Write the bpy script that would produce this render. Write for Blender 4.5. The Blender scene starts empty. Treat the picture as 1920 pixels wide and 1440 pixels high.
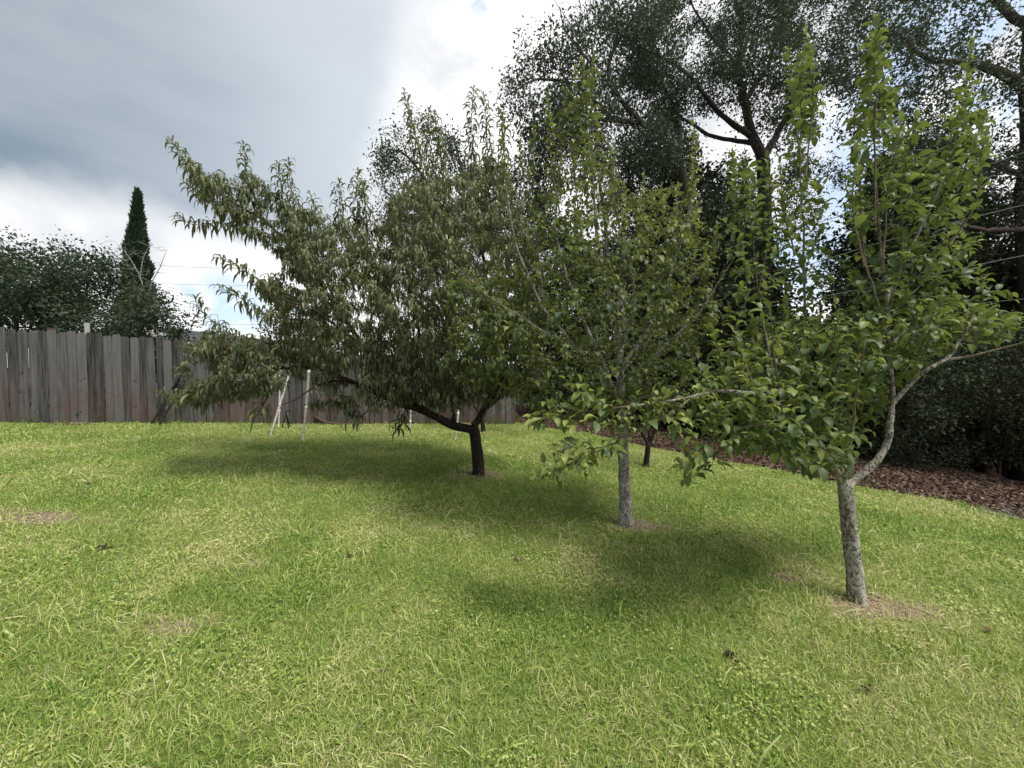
import bpy, bmesh, math, random
import numpy as np
from mathutils import Vector
R = math.radians
SC = bpy.context.scene
COL = SC.collection
rng = np.random.default_rng(7)
random.seed(7)

# ------------------------------------------------------------------ camera
F, CX, CY = 750.0, 960.0, 720.0            # focal length and centre in photo pixels
EYE = np.array([0.0, 0.0, 1.5])
PITCH = math.atan(30.0 / F)
cam = bpy.data.cameras.new('camera')
cam.sensor_width = 36.0; cam.lens = 36.0 * F / 1920.0
cam.clip_start = 0.05; cam.clip_end = 2000
camo = bpy.data.objects.new('camera', cam); COL.objects.link(camo)
camo.location = EYE; camo.rotation_euler = (math.pi/2 - PITCH, 0, 0)
SC.camera = camo

# ------------------------------------------------------------------ sun
SUN_EL, SUN_AZ = 63.0, 124.0                # azimuth clockwise from +Y (view direction)
sd = np.array([math.sin(R(SUN_AZ))*math.cos(R(SUN_EL)), math.cos(R(SUN_AZ))*math.cos(R(SUN_EL)), math.sin(R(SUN_EL))])
sun = bpy.data.lights.new('sun', 'SUN'); sun.energy = 2.55; sun.angle = R(20.0); sun.color = (1.0, 0.955, 0.87)
suno = bpy.data.objects.new('sun', sun); COL.objects.link(suno)
suno.rotation_euler = Vector(sd).to_track_quat('Z', 'Y').to_euler()
SC.view_settings.view_transform = 'Standard'; SC.view_settings.look = 'None'
SC.view_settings.exposure = 0.84; SC.view_settings.gamma = 1.0
SC.cycles.max_bounces = 6; SC.cycles.diffuse_bounces = 3; SC.cycles.transmission_bounces = 3
SC.cycles.glossy_bounces = 2; SC.cycles.transparent_max_bounces = 4
SC.cycles.use_denoising = True

def raydir(px, py):
    u, v = (px-CX)/F, (CY-py)/F
    c, s = math.cos(PITCH), math.sin(PITCH)
    return np.array([u, c + v*s, -s + v*c])
def at(px, py, Y):
    d = raydir(px, py); return EYE + d*(Y/d[1])
def gz(x, y):
    x = np.asarray(x, float); y = np.asarray(y, float)
    xc = np.clip(x, -30, 14)
    h = -0.05*xc - 0.006*np.maximum(0, xc-1.5)**2
    return h + 0.012*np.sin(x*1.3+0.4)*np.sin(y*1.1+1.0)
def gp(px, py):
    d = raydir(px, py); d = d/d[1]
    lo = 0.5
    while lo < 200:
        p = EYE + d*lo
        if p[2] < gz(p[0], p[1]): break
        lo += 0.02
    return EYE + d*lo

# ------------------------------------------------------------------ world: real sky plus cloud layers by direction
W = bpy.data.worlds.new("World"); SC.world = W; W.use_nodes = True
nt = W.node_tree; nt.nodes.clear()
class G:
    """tiny node helper"""
    def __init__(s, t): s.t = t
    def n(s, ty, **k):
        o = s.t.nodes.new(ty)
        for a, b in k.items(): setattr(o, a, b)
        return o
    def l(s, a, b): s.t.links.new(a, b)
    def put(s, sock, v):
        if hasattr(v, 'is_linked'): s.l(v, sock)
        else: sock.default_value = v
    def m(s, op, a, b=None, c=None, clamp=False):
        o = s.n('ShaderNodeMath', operation=op, use_clamp=clamp)
        for i, v in enumerate((a, b, c)):
            if v is not None: s.put(o.inputs[i], v)
        return o.outputs[0]
    def v(s, op, a, b=None):
        o = s.n('ShaderNodeVectorMath', operation=op); s.put(o.inputs[0], a)
        if b is not None: s.put(o.inputs[1], b)
        return o.outputs['Value' if op in ('DOT_PRODUCT', 'LENGTH') else 'Vector']
    def noise(s, vec, scale, detail=4, rough=0.55, dist=0.0, col=False):
        o = s.n('ShaderNodeTexNoise'); s.l(vec, o.inputs['Vector'])
        o.inputs['Scale'].default_value = scale; o.inputs['Detail'].default_value = detail
        o.inputs['Roughness'].default_value = rough; o.inputs['Distortion'].default_value = dist
        return o.outputs['Color' if col else 'Fac']
    def rmp(s, x, a, b, c=0.0, d=1.0, smooth=True):
        o = s.n('ShaderNodeMapRange', interpolation_type='SMOOTHSTEP' if smooth else 'LINEAR')
        s.put(o.inputs['Value'], x)
        for nme, v in (('From Min', a), ('From Max', b), ('To Min', c), ('To Max', d)): o.inputs[nme].default_value = v
        return o.outputs['Result']
    def mix(s, f, a, b):
        o = s.n('ShaderNodeMix', data_type='RGBA'); s.put(o.inputs['Factor'], f)
        for sock, v in ((o.inputs['A'], a), (o.inputs['B'], b)):
            if isinstance(v, tuple): v = (*v, 1.0) if len(v) == 3 else v
            s.put(sock, v)
        return o.outputs['Result']
    def mapv(s, vec, scale):
        o = s.n('ShaderNodeMapping'); s.l(vec, o.inputs['Vector']); o.inputs['Scale'].default_value = scale
        return o.outputs['Vector']
g = G(nt)
tc = g.n('ShaderNodeTexCoord').outputs['Generated']
sky = g.n('ShaderNodeTexSky', sky_type='NISHITA', sun_disc=False, sun_elevation=R(SUN_EL), sun_rotation=R(SUN_AZ))
skyc = g.v('SCALE', sky.outputs['Color']); nt.nodes[-1].inputs['Scale'].default_value = 0.13
def unit(v): v = np.array(v, float); return v/np.linalg.norm(v)
def dpx(px, py): return unit(raydir(px, py))
nz1 = g.noise(tc, 3.2, 6, 0.6, 0.5)
nz2 = g.noise(tc, 9.0, 6, 0.6, 0.3)
nz3 = g.noise(g.mapv(tc, (1.2, 1.2, 3.5)), 2.0, 5, 0.5)
wob = g.m('ADD', g.m('MULTIPLY', g.m('SUBTRACT', nz1, 0.5), 0.30), g.m('MULTIPLY', g.m('SUBTRACT', nz2, 0.5), 0.16))
wob_s = g.m('MULTIPLY', g.m('SUBTRACT', nz1, 0.5), 0.16)
def edge(p1, p2, inside, w0, w1, wb):
    n = unit(np.cross(dpx(*p1), dpx(*p2)))
    if np.dot(n, dpx(*inside)) < 0: n = -n
    d = g.v('DOT_PRODUCT', tc, tuple(n))
    return g.rmp(g.m('ADD', d, wb), w0, w1), d
def lobe(px, py, r_in, r_out, wb=None):
    d = g.v('DOT_PRODUCT', tc, tuple(dpx(px, py)))
    a = g.m('ARCCOSINE', d)
    a = g.m('ADD', a, wb if wb is not None else wob)
    return g.rmp(a, R(r_out), R(r_in))
white = g.mix(g.rmp(nz2, 0.30, 0.66), (0.78, 0.79, 0.80), (1.1, 1.1, 1.09))
white = g.mix(g.rmp(nz1, 0.62, 0.36), white, (0.62, 0.64, 0.67))
# blue openings
holes = None
for (px, py, a, b) in ((905, 15, .3, 2.2), (435, 575, 1.6, 5.0), (1800, 170, 3, 14), (1520, 520, 2, 9), (1640, 330, 1, 8), (360, 565, .5, 2.5)):
    h = lobe(px, py, a, b, g.m('MULTIPLY', wob, 0.45))
    holes = h if holes is None else g.m('MAXIMUM', holes, h)
holes = g.m('MULTIPLY', holes, g.rmp(nz2, 0.64, 0.46))
blue = g.mix(0.72, skyc, (0.60, 0.74, 0.90))
colr = g.mix(holes, white, blue)
# the grey bank, upper left, with a ragged right edge and a soft lower edge
e1, d1 = edge((0, 345), (560, 470), (200, 100), -0.045, 0.06, g.m('MULTIPLY', wob, 0.55))
e2, d2 = edge((830, -40), (700, 420), (200, 100), -0.03, 0.10, g.m('MULTIPLY', wob, 0.7))
dark = g.m('MULTIPLY', e1, e2)
t = g.rmp(g.m('ADD', d1, g.m('MULTIPLY', g.m('ADD', g.m('SUBTRACT', nz3, 0.5), g.m('MULTIPLY', g.m('SUBTRACT', nz1, 0.5), 0.6)), 0.62)), 0.0, 0.52)
dcol = g.mix(t, (0.19, 0.255, 0.32), (0.42, 0.455, 0.485))
t2 = g.rmp(g.m('ADD', d2, wob_s), 0.55, 0.0)
dcol = g.mix(g.m('MULTIPLY', t2, 0.75), dcol, (0.60, 0.66, 0.71))
dcol = g.mix(g.m('MULTIPLY', g.rmp(nz3, 0.42, 0.72), 0.35), dcol, (0.42, 0.45, 0.52))
colr = g.mix(dark, colr, dcol)
bg = g.n('ShaderNodeBackground'); g.l(colr, bg.inputs['Color']); bg.inputs['Strength'].default_value = 0.735
wo = g.n('ShaderNodeOutputWorld'); g.l(bg.outputs[0], wo.inputs['Surface'])

# ------------------------------------------------------------------ helpers for objects
def tag(o, label=None, cat=None, group=None, kind=None):
    if label: o['label'] = label
    if cat: o['category'] = cat
    if group: o['group'] = group
    if kind: o['kind'] = kind
    return o
def empty(name, loc):
    o = bpy.data.objects.new(name, None); COL.objects.link(o); o.location = tuple(loc); o.empty_display_size = 0.1
    return o
def qmesh(name, V, Q, mat, parent=None, attrs=None, smooth=True, link=True):
    """one mesh object out of numpy arrays: V (n,3), Q (m,4) quads or (m,3) triangles"""
    V = np.asarray(V, np.float32); Q = np.asarray(Q, np.int32)
    me = bpy.data.meshes.new(name)
    k = Q.shape[1]
    me.vertices.add(len(V)); me.vertices.foreach_set('co', V.ravel())
    me.loops.add(Q.size); me.loops.foreach_set('vertex_index', Q.ravel())
    me.polygons.add(len(Q)); me.polygons.foreach_set('loop_start', np.arange(0, Q.size, k, dtype=np.int32))
    me.polygons.foreach_set('loop_total', np.full(len(Q), k, np.int32))
    me.polygons.foreach_set('use_smooth', np.full(len(Q), smooth, bool))
    for an, av in (attrs or {}).items():
        a = me.attributes.new(an, 'FLOAT', 'POINT'); a.data.foreach_set('value', np.asarray(av, np.float32))
    me.update(calc_edges=True)
    me.materials.append(mat)
    o = bpy.data.objects.new(name, me)
    if link: COL.objects.link(o)
    if parent is not None:
        o.parent = parent
        off = np.array(parent.location, np.float32)
        me.vertices.foreach_set('co', (V - off).ravel()); me.update()
    return o
class Geo:
    """collects quads"""
    def __init__(s): s.V = []; s.Q = []; s.A = []; s.n = 0
    def add(s, V, Q, a=0.0):
        V = np.asarray(V, float); s.V.append(V); s.Q.append(np.asarray(Q, int) + s.n)
        s.A.append(np.full(len(V), a) if np.isscalar(a) else a); s.n += len(V)
    def tube(s, P, Rr, k=6, a=0.0, cap=True, lump=0.0):
        P = np.asarray(P, float); Rr = np.asarray(Rr, float)*np.ones(len(P)); n = len(P)
        T = np.gradient(P, axis=0); T /= np.linalg.norm(T, axis=1)[:, None] + 1e-9
        ref = np.array([0, 0, 1.0]) if abs(T[:, 2].mean()) < 0.8 else np.array([1.0, 0.1, 0])
        S = np.cross(T, ref); S /= np.linalg.norm(S, axis=1)[:, None] + 1e-9
        U = np.cross(S, T)
        th = np.linspace(0, 2*math.pi, k, endpoint=False)
        rr = Rr[:, None]*np.ones((n, k))
        if lump: rr = rr*(1 + lump*(rng.random((n, k))-.5))
        V = P[:, None, :] + rr[:, :, None]*(S[:, None, :]*np.cos(th)[None, :, None] + U[:, None, :]*np.sin(th)[None, :, None])
        V = V.reshape(-1, 3)
        i = np.arange(n-1)[:, None]*k; j = np.arange(k)[None, :]; j2 = (j+1) % k
        Q = np.stack([i+j, i+j2, i+k+j2, i+k+j], -1).reshape(-1, 4)
        if cap and k % 2 == 0:
            for base in (0, (n-1)*k):
                for q in range(1, k-2, 2): Q = np.vstack([Q, [[base, base+q, base+q+1, base+q+2]]])
        s.add(V, Q, np.repeat(np.clip((0.011-Rr)/0.007, 0, 1), k))
    def box(s, c, size, rz=0.0, a=0.0, M=None):
        x, y, z = [q/2 for q in size]
        V = np.array([[-x,-y,-z],[x,-y,-z],[x,y,-z],[-x,y,-z],[-x,-y,z],[x,-y,z],[x,y,z],[-x,y,z]])
        if M is not None: V = V @ np.asarray(M).T
        co, si = math.cos(rz), math.sin(rz)
        V = np.c_[V[:,0]*co - V[:,1]*si, V[:,0]*si + V[:,1]*co, V[:,2]] + np.asarray(c)
        s.add(V, [[0,3,2,1],[4,5,6,7],[0,1,5,4],[1,2,6,5],[2,3,7,6],[3,0,4,7]], a)
    def build(s, name, mat, parent=None, smooth=True):
        return qmesh(name, np.vstack(s.V), np.vstack(s.Q), mat, parent, {'tint': np.concatenate(s.A)}, smooth)

# ------------------------------------------------------------------ materials
def newmat(name):
    m = bpy.data.materials.new(name); m.use_nodes = True; m.node_tree.nodes.clear()
    gg = G(m.node_tree); out = gg.n('ShaderNodeOutputMaterial')
    return m, gg, out
def principled(gg, col, rough=0.8, spec=0.3, metal=0.0, bump=None, bstr=0.3, bdist=0.01):
    p = gg.n('ShaderNodeBsdfPrincipled')
    if isinstance(col, tuple): col = (*col, 1.0) if len(col) == 3 else col
    gg.put(p.inputs['Base Color'], col); gg.put(p.inputs['Roughness'], rough)
    p.inputs['Specular IOR Level'].default_value = spec; p.inputs['Metallic'].default_value = metal
    if bump is not None:
        b = gg.n('ShaderNodeBump'); gg.l(bump, b.inputs['Height']); b.inputs['Strength'].default_value = bstr; b.inputs['Distance'].default_value = bdist
        gg.l(b.outputs[0], p.inputs['Normal'])
    return p.outputs[0]
def leafmat(name, a, b, c, trans=0.35, rough=0.42, spec=0.45, tcol=(0.25, 0.36, 0.04)):
    m, gg, out = newmat(name)
    t = gg.n('ShaderNodeAttribute', attribute_name='tint').outputs['Fac']
    obj = gg.n('ShaderNodeTexCoord').outputs['Object']
    nz = gg.noise(obj, 1.7, 3)
    t2 = gg.m('ADD', t, gg.m('MULTIPLY', gg.m('SUBTRACT', nz, 0.5), 0.35))
    col = gg.mix(gg.rmp(t2, 0.0, 0.62, smooth=False), a, b)
    col = gg.mix(gg.rmp(t2, 0.62, 1.0, smooth=False), col, c)
    fine = gg.noise(obj, 60.0, 2)
    col = gg.mix(gg.m('MULTIPLY', fine, 0.25), col, a)
    p = principled(gg, col, rough, spec)
    tr = gg.n('ShaderNodeBsdfTranslucent'); gg.put(tr.inputs['Color'], gg.mix(0.55, col, tcol))
    mx = gg.n('ShaderNodeMixShader'); mx.inputs[0].default_value = trans
    gg.l(p, mx.inputs[1]); gg.l(tr.outputs[0], mx.inputs[2]); gg.l(mx.outputs[0], out.inputs['Surface'])
    return m
def barkmat(name, dark, light, amount=0.5, scale=40.0, moss=None, twig=(0.12, 0.09, 0.055)):
    m, gg, out = newmat(name)
    obj = gg.n('ShaderNodeTexCoord').outputs['Object']
    n1 = gg.noise(obj, scale, 6, 0.7); n2 = gg.noise(gg.mapv(obj, (1, 1, .35)), scale*0.35, 4, 0.6)
    s = gg.m('ADD', gg.m('MULTIPLY', n1, 0.6), gg.m('MULTIPLY', n2, 0.4))
    n3 = gg.noise(gg.mapv(obj, (1, 1, .7)), scale*.95, 5, 0.72, 0.8); f = gg.rmp(gg.m('ADD', gg.m('MULTIPLY', n3, .75), gg.m('MULTIPLY', n2, .25)), 0.635-0.23*amount, 0.67-0.23*amount)
    col = gg.mix(gg.m('MULTIPLY', n2, 0.8), dark, tuple(min(1, q*1.9) for q in dark))
    col = gg.mix(f, col, light)
    tw = gg.n('ShaderNodeAttribute', attribute_name='tint').outputs['Fac']
    if twig: col = gg.mix(tw, col, twig)
    col = gg.mix(gg.m('MULTIPLY', gg.rmp(gg.noise(gg.mapv(obj, (1,1,.5)), scale*.18, 4, .6, 1.0), .42, .6), .5), col, dark)
    if moss: col = gg.mix(gg.m('MULTIPLY', gg.rmp(gg.noise(obj, scale*.15, 3), 0.55, 0.65), 0.7), col, moss)
    gg.l(principled(gg, col, 0.92, 0.15, bump=s, bstr=0.9, bdist=0.012), out.inputs['Surface'])
    return m
M = {}
M['peach_leaf'] = leafmat('peach_leaf', (0.056, 0.080, 0.042), (0.158, 0.172, 0.084), (0.35, 0.33, 0.18), 0.32, 0.5, 0.4, (0.24, 0.26, 0.06))
M['pear_leaf'] = leafmat('pear_leaf', (0.038, 0.078, 0.034), (0.105, 0.152, 0.048), (0.33, 0.37, 0.10), 0.34, 0.48, 0.35, (0.24, 0.31, 0.05))
M['pear_leaf_dull'] = leafmat('pear_leaf_dull', (0.040, 0.074, 0.038), (0.110, 0.142, 0.052), (0.33, 0.36, 0.10), 0.34, 0.5, 0.35, (0.23, 0.28, 0.05))
M['oak_leaf'] = leafmat('oak_leaf', (0.032, 0.052, 0.040), (0.066, 0.088, 0.058), (0.11, 0.12, 0.075), 0.18, 0.6, 0.2, (0.10, 0.14, 0.04))
M['shrub_leaf'] = leafmat('shrub_leaf', (0.016, 0.028, 0.015), (0.040, 0.056, 0.025), (0.10, 0.11, 0.05), 0.15, 0.6, 0.2, (0.08, 0.11, 0.03))
M['hedge_leaf'] = leafmat('hedge_leaf', (0.024, 0.048, 0.036), (0.056, 0.080, 0.044), (0.16, 0.15, 0.08), 0.2, 0.6, 0.2, (0.14, 0.18, 0.05))
M['cypress_leaf'] = leafmat('cypress_leaf', (0.022, 0.045, 0.026), (0.045, 0.075, 0.035), (0.12, 0.10, 0.06), 0.1, 0.7, 0.2, (0.06, 0.10, 0.03))
M['fruit_bark'] = barkmat('fruit_bark', (0.075, 0.058, 0.047), (0.46, 0.44, 0.39), 0.72, 70)
M['limb_bark'] = barkmat('limb_bark', (0.080, 0.062, 0.050), (0.48, 0.46, 0.40), 0.74, 68)
M['peach_bark'] = barkmat('peach_bark', (0.022, 0.017, 0.015), (0.085, 0.072, 0.062), 0.3, 45, (0.065, 0.028, 0.022), twig=(0.07, 0.06, 0.03))
M['oak_bark'] = barkmat('oak_bark', (0.045, 0.035, 0.030), (0.15, 0.14, 0.12), 0.35, 12, twig=None)
M['bare_bark'] = barkmat('bare_bark', (0.20, 0.18, 0.17), (0.42, 0.40, 0.38), 0.5, 20, twig=None)

# ------------------------------------------------------------------ plants
PROF = {  # rows of (t, half width) with a short stalk first
    'lance': ([0, .10, .30, .58, .82, 1.0], [.05, .22, .85, 1.0, .55, .04]),
    'ovate': ([0, .16, .24, .45, .68, .86, 1.0], [.035, .035, .62, 1.0, .86, .42, .02]),
    'small': ([0, .45, 1.0], [.12, 1.0, .10]),
    'blade': ([0, .35, .7, 1.0], [.8, 1.0, .75, .10]),
    'blade2': ([0, .5, 1.0], [.9, 1.0, .15]),
}
def leaves(kind, B, D, L, Wd, K, roll, tint, fold=0.45, up=None):
    """leaf blades: base B, direction D, length L, half width Wd, droop K, roll angle"""
    ts, ws = PROF[kind]; ts = np.array(ts); ws = np.array(ws); r = len(ts); N = len(B)
    D = D/(np.linalg.norm(D, axis=1)[:, None]+1e-9)
    Z = np.array([0, 0, 1.0])
    S = np.cross(D, Z + 1e-3*rng.standard_normal((N, 3))); S /= np.linalg.norm(S, axis=1)[:, None]+1e-9
    U = np.cross(S, D)
    cr, sr = np.cos(roll)[:, None], np.sin(roll)[:, None]
    S2 = S*cr + U*sr
    P = np.zeros((N, r, 3)); P[:, 0] = B; Dir = np.zeros((N, r, 3)); Dir[:, 0] = D
    for i in range(1, r):
        tm = (ts[i]+ts[i-1])/2
        d = D*(1-np.clip(K*tm, 0, 1.6))[:, None] - Z*(K*tm)[:, None]
        d /= np.linalg.norm(d, axis=1)[:, None]+1e-9
        P[:, i] = P[:, i-1] + d*((ts[i]-ts[i-1])*L)[:, None]; Dir[:, i] = d
    w = ws[None, :]*Wd[:, None]
    Nn = np.cross(np.repeat(S2[:, None, :], r, 1), Dir)
    Nn *= np.sign(Nn[:, :, 2:3]+1e-6)
    f = fold
    if r <= 4 and fold == 0:
        V = np.stack([P - S2[:, None]*w[..., None], P + S2[:, None]*w[..., None]], 2).reshape(-1, 3); c = 2
    else:
        side = S2[:, None]*(w*math.cos(f))[..., None]; lift = Nn*(w*math.sin(f))[..., None]
        V = np.stack([P - side + lift, P, P + side + lift], 2).reshape(-1, 3); c = 3
    base = (np.arange(N)*r*c)[:, None, None]; i = (np.arange(r-1)*c)[None, :, None]; j = np.arange(c-1)[None, None, :]
    a = base+i+j
    Q = np.stack([a, a+1, a+1+c, a+c], -1).reshape(-1, 4)
    return V, Q, np.repeat(tint, r*c)

def smooth_poly(P, step):
    P = np.asarray(P, float)
    if len(P) > 2:
        Q = np.vstack([2*P[0]-P[1], P, 2*P[-1]-P[-2]]); out = []
        for i in range(1, len(Q)-2):
            n = max(2, int(np.linalg.norm(Q[i+1]-Q[i])/step)); t = np.linspace(0, 1, n, endpoint=False)[:, None]
            a, b, c, d = Q[i-1], Q[i], Q[i+1], Q[i+2]
            out.append(0.5*((2*b)+(-a+c)*t+(2*a-5*b+4*c-d)*t*t+(-a+3*b-3*c+d)*t**3))
        out.append(P[-1:]); return np.vstack(out)
    n = max(3, int(np.linalg.norm(P[1]-P[0])/step)); t = np.linspace(0, 1, n)[:, None]
    return P[0]*(1-t)+P[1]*t

class Plant:
    def __init__(s, seg=0.08):
        s.N = np.zeros((200000, 3)); s.Rn = np.zeros(200000); s.T = np.zeros((200000, 3)); s.n = 0; s.seg = seg
        s.wood = Geo(); s.twigs = []; s.wk = 5
    def _nodes(s, P, Rr):
        k = len(P); s.N[s.n:s.n+k] = P; s.Rn[s.n:s.n+k] = Rr
        T = np.gradient(P, axis=0); s.T[s.n:s.n+k] = T/(np.linalg.norm(T, axis=1)[:, None]+1e-9); s.n += k
    def limb(s, P, r0, r1, k=8, leafy=False, wig=0.0, lump=0.12, flare=0.0, root=True):
        P = smooth_poly(P, s.seg)
        if wig:
            w = rng.standard_normal(P.shape)*wig; w[0] = 0; w[1:-1] = (w[:-2]+w[1:-1]+w[2:])/3; P = P + w
        t = np.linspace(0, 1, len(P)); Rr = r0 + (r1-r0)*t
        if flare: Rr = Rr*(1 + flare*np.exp(-t*14))
        s.wood.tube(P, Rr, k, 0.0, lump=lump)
        if root: s._nodes(P, Rr)
        if leafy: s.twigs.append((P, leafy))
        return P
    def grow(s, A, up=0.4, arch=0.0, rt=0.0015, kr=0.006, maxr=0.03, upcost=0.6, wig=0.01, leafy=True, k=4, draw=True):
        A = np.asarray(A, float)
        d0 = np.array([np.min(np.linalg.norm(s.N[:s.n:3]-a, axis=1)) for a in A]) if len(A) < 6000 else rng.random(len(A))
        for a in A[np.argsort(d0)]:
            dv = s.N[:s.n]-a
            d = np.sqrt((dv*dv).sum(1)); c = d + upcost*np.maximum(0, dv[:, 2])
            i = int(np.argmin(c)); p = s.N[i]; dd = d[i]
            if dd < 0.02: continue
            v = (a-p)/dd; h = v.copy(); h[2] *= 0.25
            p1 = p + (0.5*v + 0.35*h + 0.3*s.T[i])*dd*0.33
            td = v*(1-up) + np.array([0, 0, up]) - np.array([0, 0, arch]) + rng.standard_normal(3)*0.12
            td /= np.linalg.norm(td)+1e-9
            p2 = a - td*dd*0.38
            n = max(4, int(dd/s.seg)+1); t = np.linspace(0, 1, n)[:, None]
            P = (1-t)**3*p + 3*(1-t)**2*t*p1 + 3*(1-t)*t*t*p2 + t**3*a
            P[1:-1] += rng.standard_normal((n-2, 3))*wig*min(1, dd)
            rb = min(s.Rn[i]*0.8, rt + kr*dd, maxr); Rr = rb + (rt-rb)*t[:, 0]
            if draw: s.wood.tube(P, Rr, k, 0.0, cap=False)
            s._nodes(P[1:], Rr[1:])
            if leafy: s.twigs.append((P, 1.0))
    def leaf_points(s, spacing, start=0.25, maxlen=None, which=None):
        B, T, F = [], [], []
        for P, lf in s.twigs:
            if which == 'fill' and lf != 1.0: continue
            if which == 'shoot' and lf == 1.0: continue
            seg = np.linalg.norm(np.diff(P, axis=0), axis=1); cum = np.r_[0, np.cumsum(seg)]; L = cum[-1]
            s0 = L*start if lf == 1.0 else L*(1-lf)
            if maxlen: s0 = max(s0, L-maxlen)
            n = max(2, int((L-s0)/spacing)); x = s0 + (L-s0)*(np.arange(n)+rng.random(n)*0.5)/n
            x[-1] = L
            p = np.stack([np.interp(x, cum, P[:, q]) for q in range(3)], 1)
            tg = np.gradient(P, axis=0); tg = np.stack([np.interp(x, cum, tg[:, q]) for q in range(3)], 1)
            tg /= np.linalg.norm(tg, axis=1)[:, None]+1e-9
            B.append(p); T.append(tg); F.append((x-s0)/(L-s0+1e-6))
        return np.vstack(B), np.vstack(T), np.concatenate(F)

def foliage(pl, kind, spacing, L, ratio, droop, start=0.25, ct=0.5, tintb=0.0, maxlen=None, jit=0.0, rollv=0.5, fold=0.45, per=1, tip_light=0.35, lift=0.0, which=None):
    B, T, Fr = pl.leaf_points(spacing, start, maxlen, which)
    if per > 1: B = np.repeat(B, per, 0); T = np.repeat(T, per, 0); Fr = np.repeat(Fr, per)
    n = len(B)
    if jit: B = B + rng.standard_normal((n, 3))*jit
    ang = np.arange(n)*2.39996 + rng.random(n)*0.8
    ref = np.where(np.abs(T[:, 2:3]) < 0.85, np.array([[0, 0, 1.0]]), np.array([[1.0, 0, 0]]))
    S = np.cross(T, ref); S /= np.linalg.norm(S, axis=1)[:, None]+1e-9; U = np.cross(S, T)
    rad = S*np.cos(ang)[:, None]+U*np.sin(ang)[:, None]
    c = ct + 0.35*Fr[:, None]**3 + rng.standard_normal((n, 1))*0.12
    D = T*c + rad*(1-np.clip(c, 0, .8)) + np.array([0, 0, lift])
    D /= np.linalg.norm(D, axis=1)[:, None]+1e-9
    ln = L*(0.48+0.72*rng.random(n))*(1-0.35*Fr**4)
    tint = np.clip(rng.beta(2.2, 3.0, n) + tintb + tip_light*Fr**3*rng.random(n), 0, 1)
    K = droop*(0.7+0.6*rng.random(n))*(1-0.35*Fr**2)
    return leaves(kind, B, D, ln, ln*ratio, K, rng.standard_normal(n)*rollv, tint, fold)

def join(*parts):
    V, Q, T = [], [], []; n = 0
    for v, q, t in parts: V.append(v); Q.append(q+n); T.append(t); n += len(v)
    return np.vstack(V), np.vstack(Q), np.concatenate(T)
def in_poly(px, py, poly):
    poly = np.asarray(poly, float); ins = np.zeros(len(px), bool); n = len(poly)
    for i in range(n):
        x1, y1 = poly[i]; x2, y2 = poly[(i+1) % n]
        c = ((y1 > py) != (y2 > py)) & (px < (x2-x1)*(py-y1)/(y2-y1+1e-12)+x1)
        ins ^= c
    return ins
def region(poly, n, Y, hd, edge_px=60, clump=0.0):
    """points filling a crown: outline seen from the lawn, thick in depth like the crown is"""
    poly = np.asarray(poly, float); out = []
    lo, hi = poly.min(0), poly.max(0)
    while len(out) < n:
        p = lo + (hi-lo)*rng.random((400, 2)); p = p[in_poly(p[:, 0], p[:, 1], poly)]
        for q in p:
            a = poly; b = np.roll(poly, -1, 0); ab = b-a
            t = np.clip(((q-a)*ab).sum(1)/((ab*ab).sum(1)+1e-9), 0, 1)
            de = np.min(np.linalg.norm(a+ab*t[:, None]-q, axis=1))
            th = math.sqrt(min(1.0, de/edge_px + 0.08))
            yy = Y + hd*th*(2*rng.random()-1)
            # keep the true place: further points shrink towards the crown's own middle line
            w = at(q[0], q[1], yy)
            if clump:
                c = (math.sin(w[0]*clump+1.3*math.sin(w[2]*clump*.7))+math.sin(w[2]*clump*1.15+w[1]*clump*.8+2)+math.sin((w[1]-w[0])*clump*.8+1))
                if c < -0.25+0.6*rng.standard_normal()*.6: continue
            out.append(w)
            if len(out) >= n: break
    return np.array(out)

# ------------------------------------------------------------------ ground, lawn, leaf litter
EDGE = [(985,797),(1100,812),(1200,836),(1350,864),(1450,881),(1560,905),(1680,926),(1800,946),(1925,980)]
EP = [gp(*q)[:2] for q in EDGE]
FA = np.array([-9.45, 7.38]); FB = np.array([0.15, 10.6]); FD = (FB-FA)/np.linalg.norm(FB-FA)
FL = FA - FD*4.5
lawn_poly = np.array([FL+np.array([0.0,.35])] + [FB+np.array([0,.35])] + EP + [EP[-1]+np.array([1.2,-.9]), (9.5, 2.0), (10.0, -6.0), (-14, -6.0)])
TREES0 = {'right': gp(1607,1130), 'mid': gp(1175,985), 'peach': gp(897,890)}
def bare(x, y):
    b = np.zeros_like(x)
    for (q, ax, ay, dx, dy, s) in ((TREES0['right'], .34, .15, .08, -.06, 1.0), (TREES0['mid'], .32, .16, .05, -.02, .8), (TREES0['peach'], .35, .22, 0, 0, .6),
                             (gp(15,970), .70, .15, 0, 0, .75), (gp(330,1180), .28, .10, 0, 0, .45), (gp(440,1060), .3, .09, 0, 0, .4), (gp(1480,1085), .2, .1, 0, 0, .6)):
        d = ((x-q[0]-dx)/ax)**2 + ((y-q[1]-dy)/ay)**2
        b = np.maximum(b, s*np.exp(-d**1.5*0.8))
    return np.clip(b*1.3*(0.45+.9*vnoise(x, y, 9.0, 71))*(0.6+.8*vnoise(x, y, 28.0, 72)), 0, 1)
def vnoise(x, y, sc, seed=0):
    """smooth value noise"""
    r = np.random.default_rng(seed); T = r.random((256, 256)); x = x*sc+64; y = y*sc+64
    xi = np.floor(x).astype(int); yi = np.floor(y).astype(int); fx = x-xi; fy = y-yi; fx = fx*fx*(3-2*fx); fy = fy*fy*(3-2*fy)
    g0 = lambda a, b: T[a % 256, b % 256]
    return (g0(xi,yi)*(1-fx)+g0(xi+1,yi)*fx)*(1-fy)+(g0(xi,yi+1)*(1-fx)+g0(xi+1,yi+1)*fx)*fy
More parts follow.
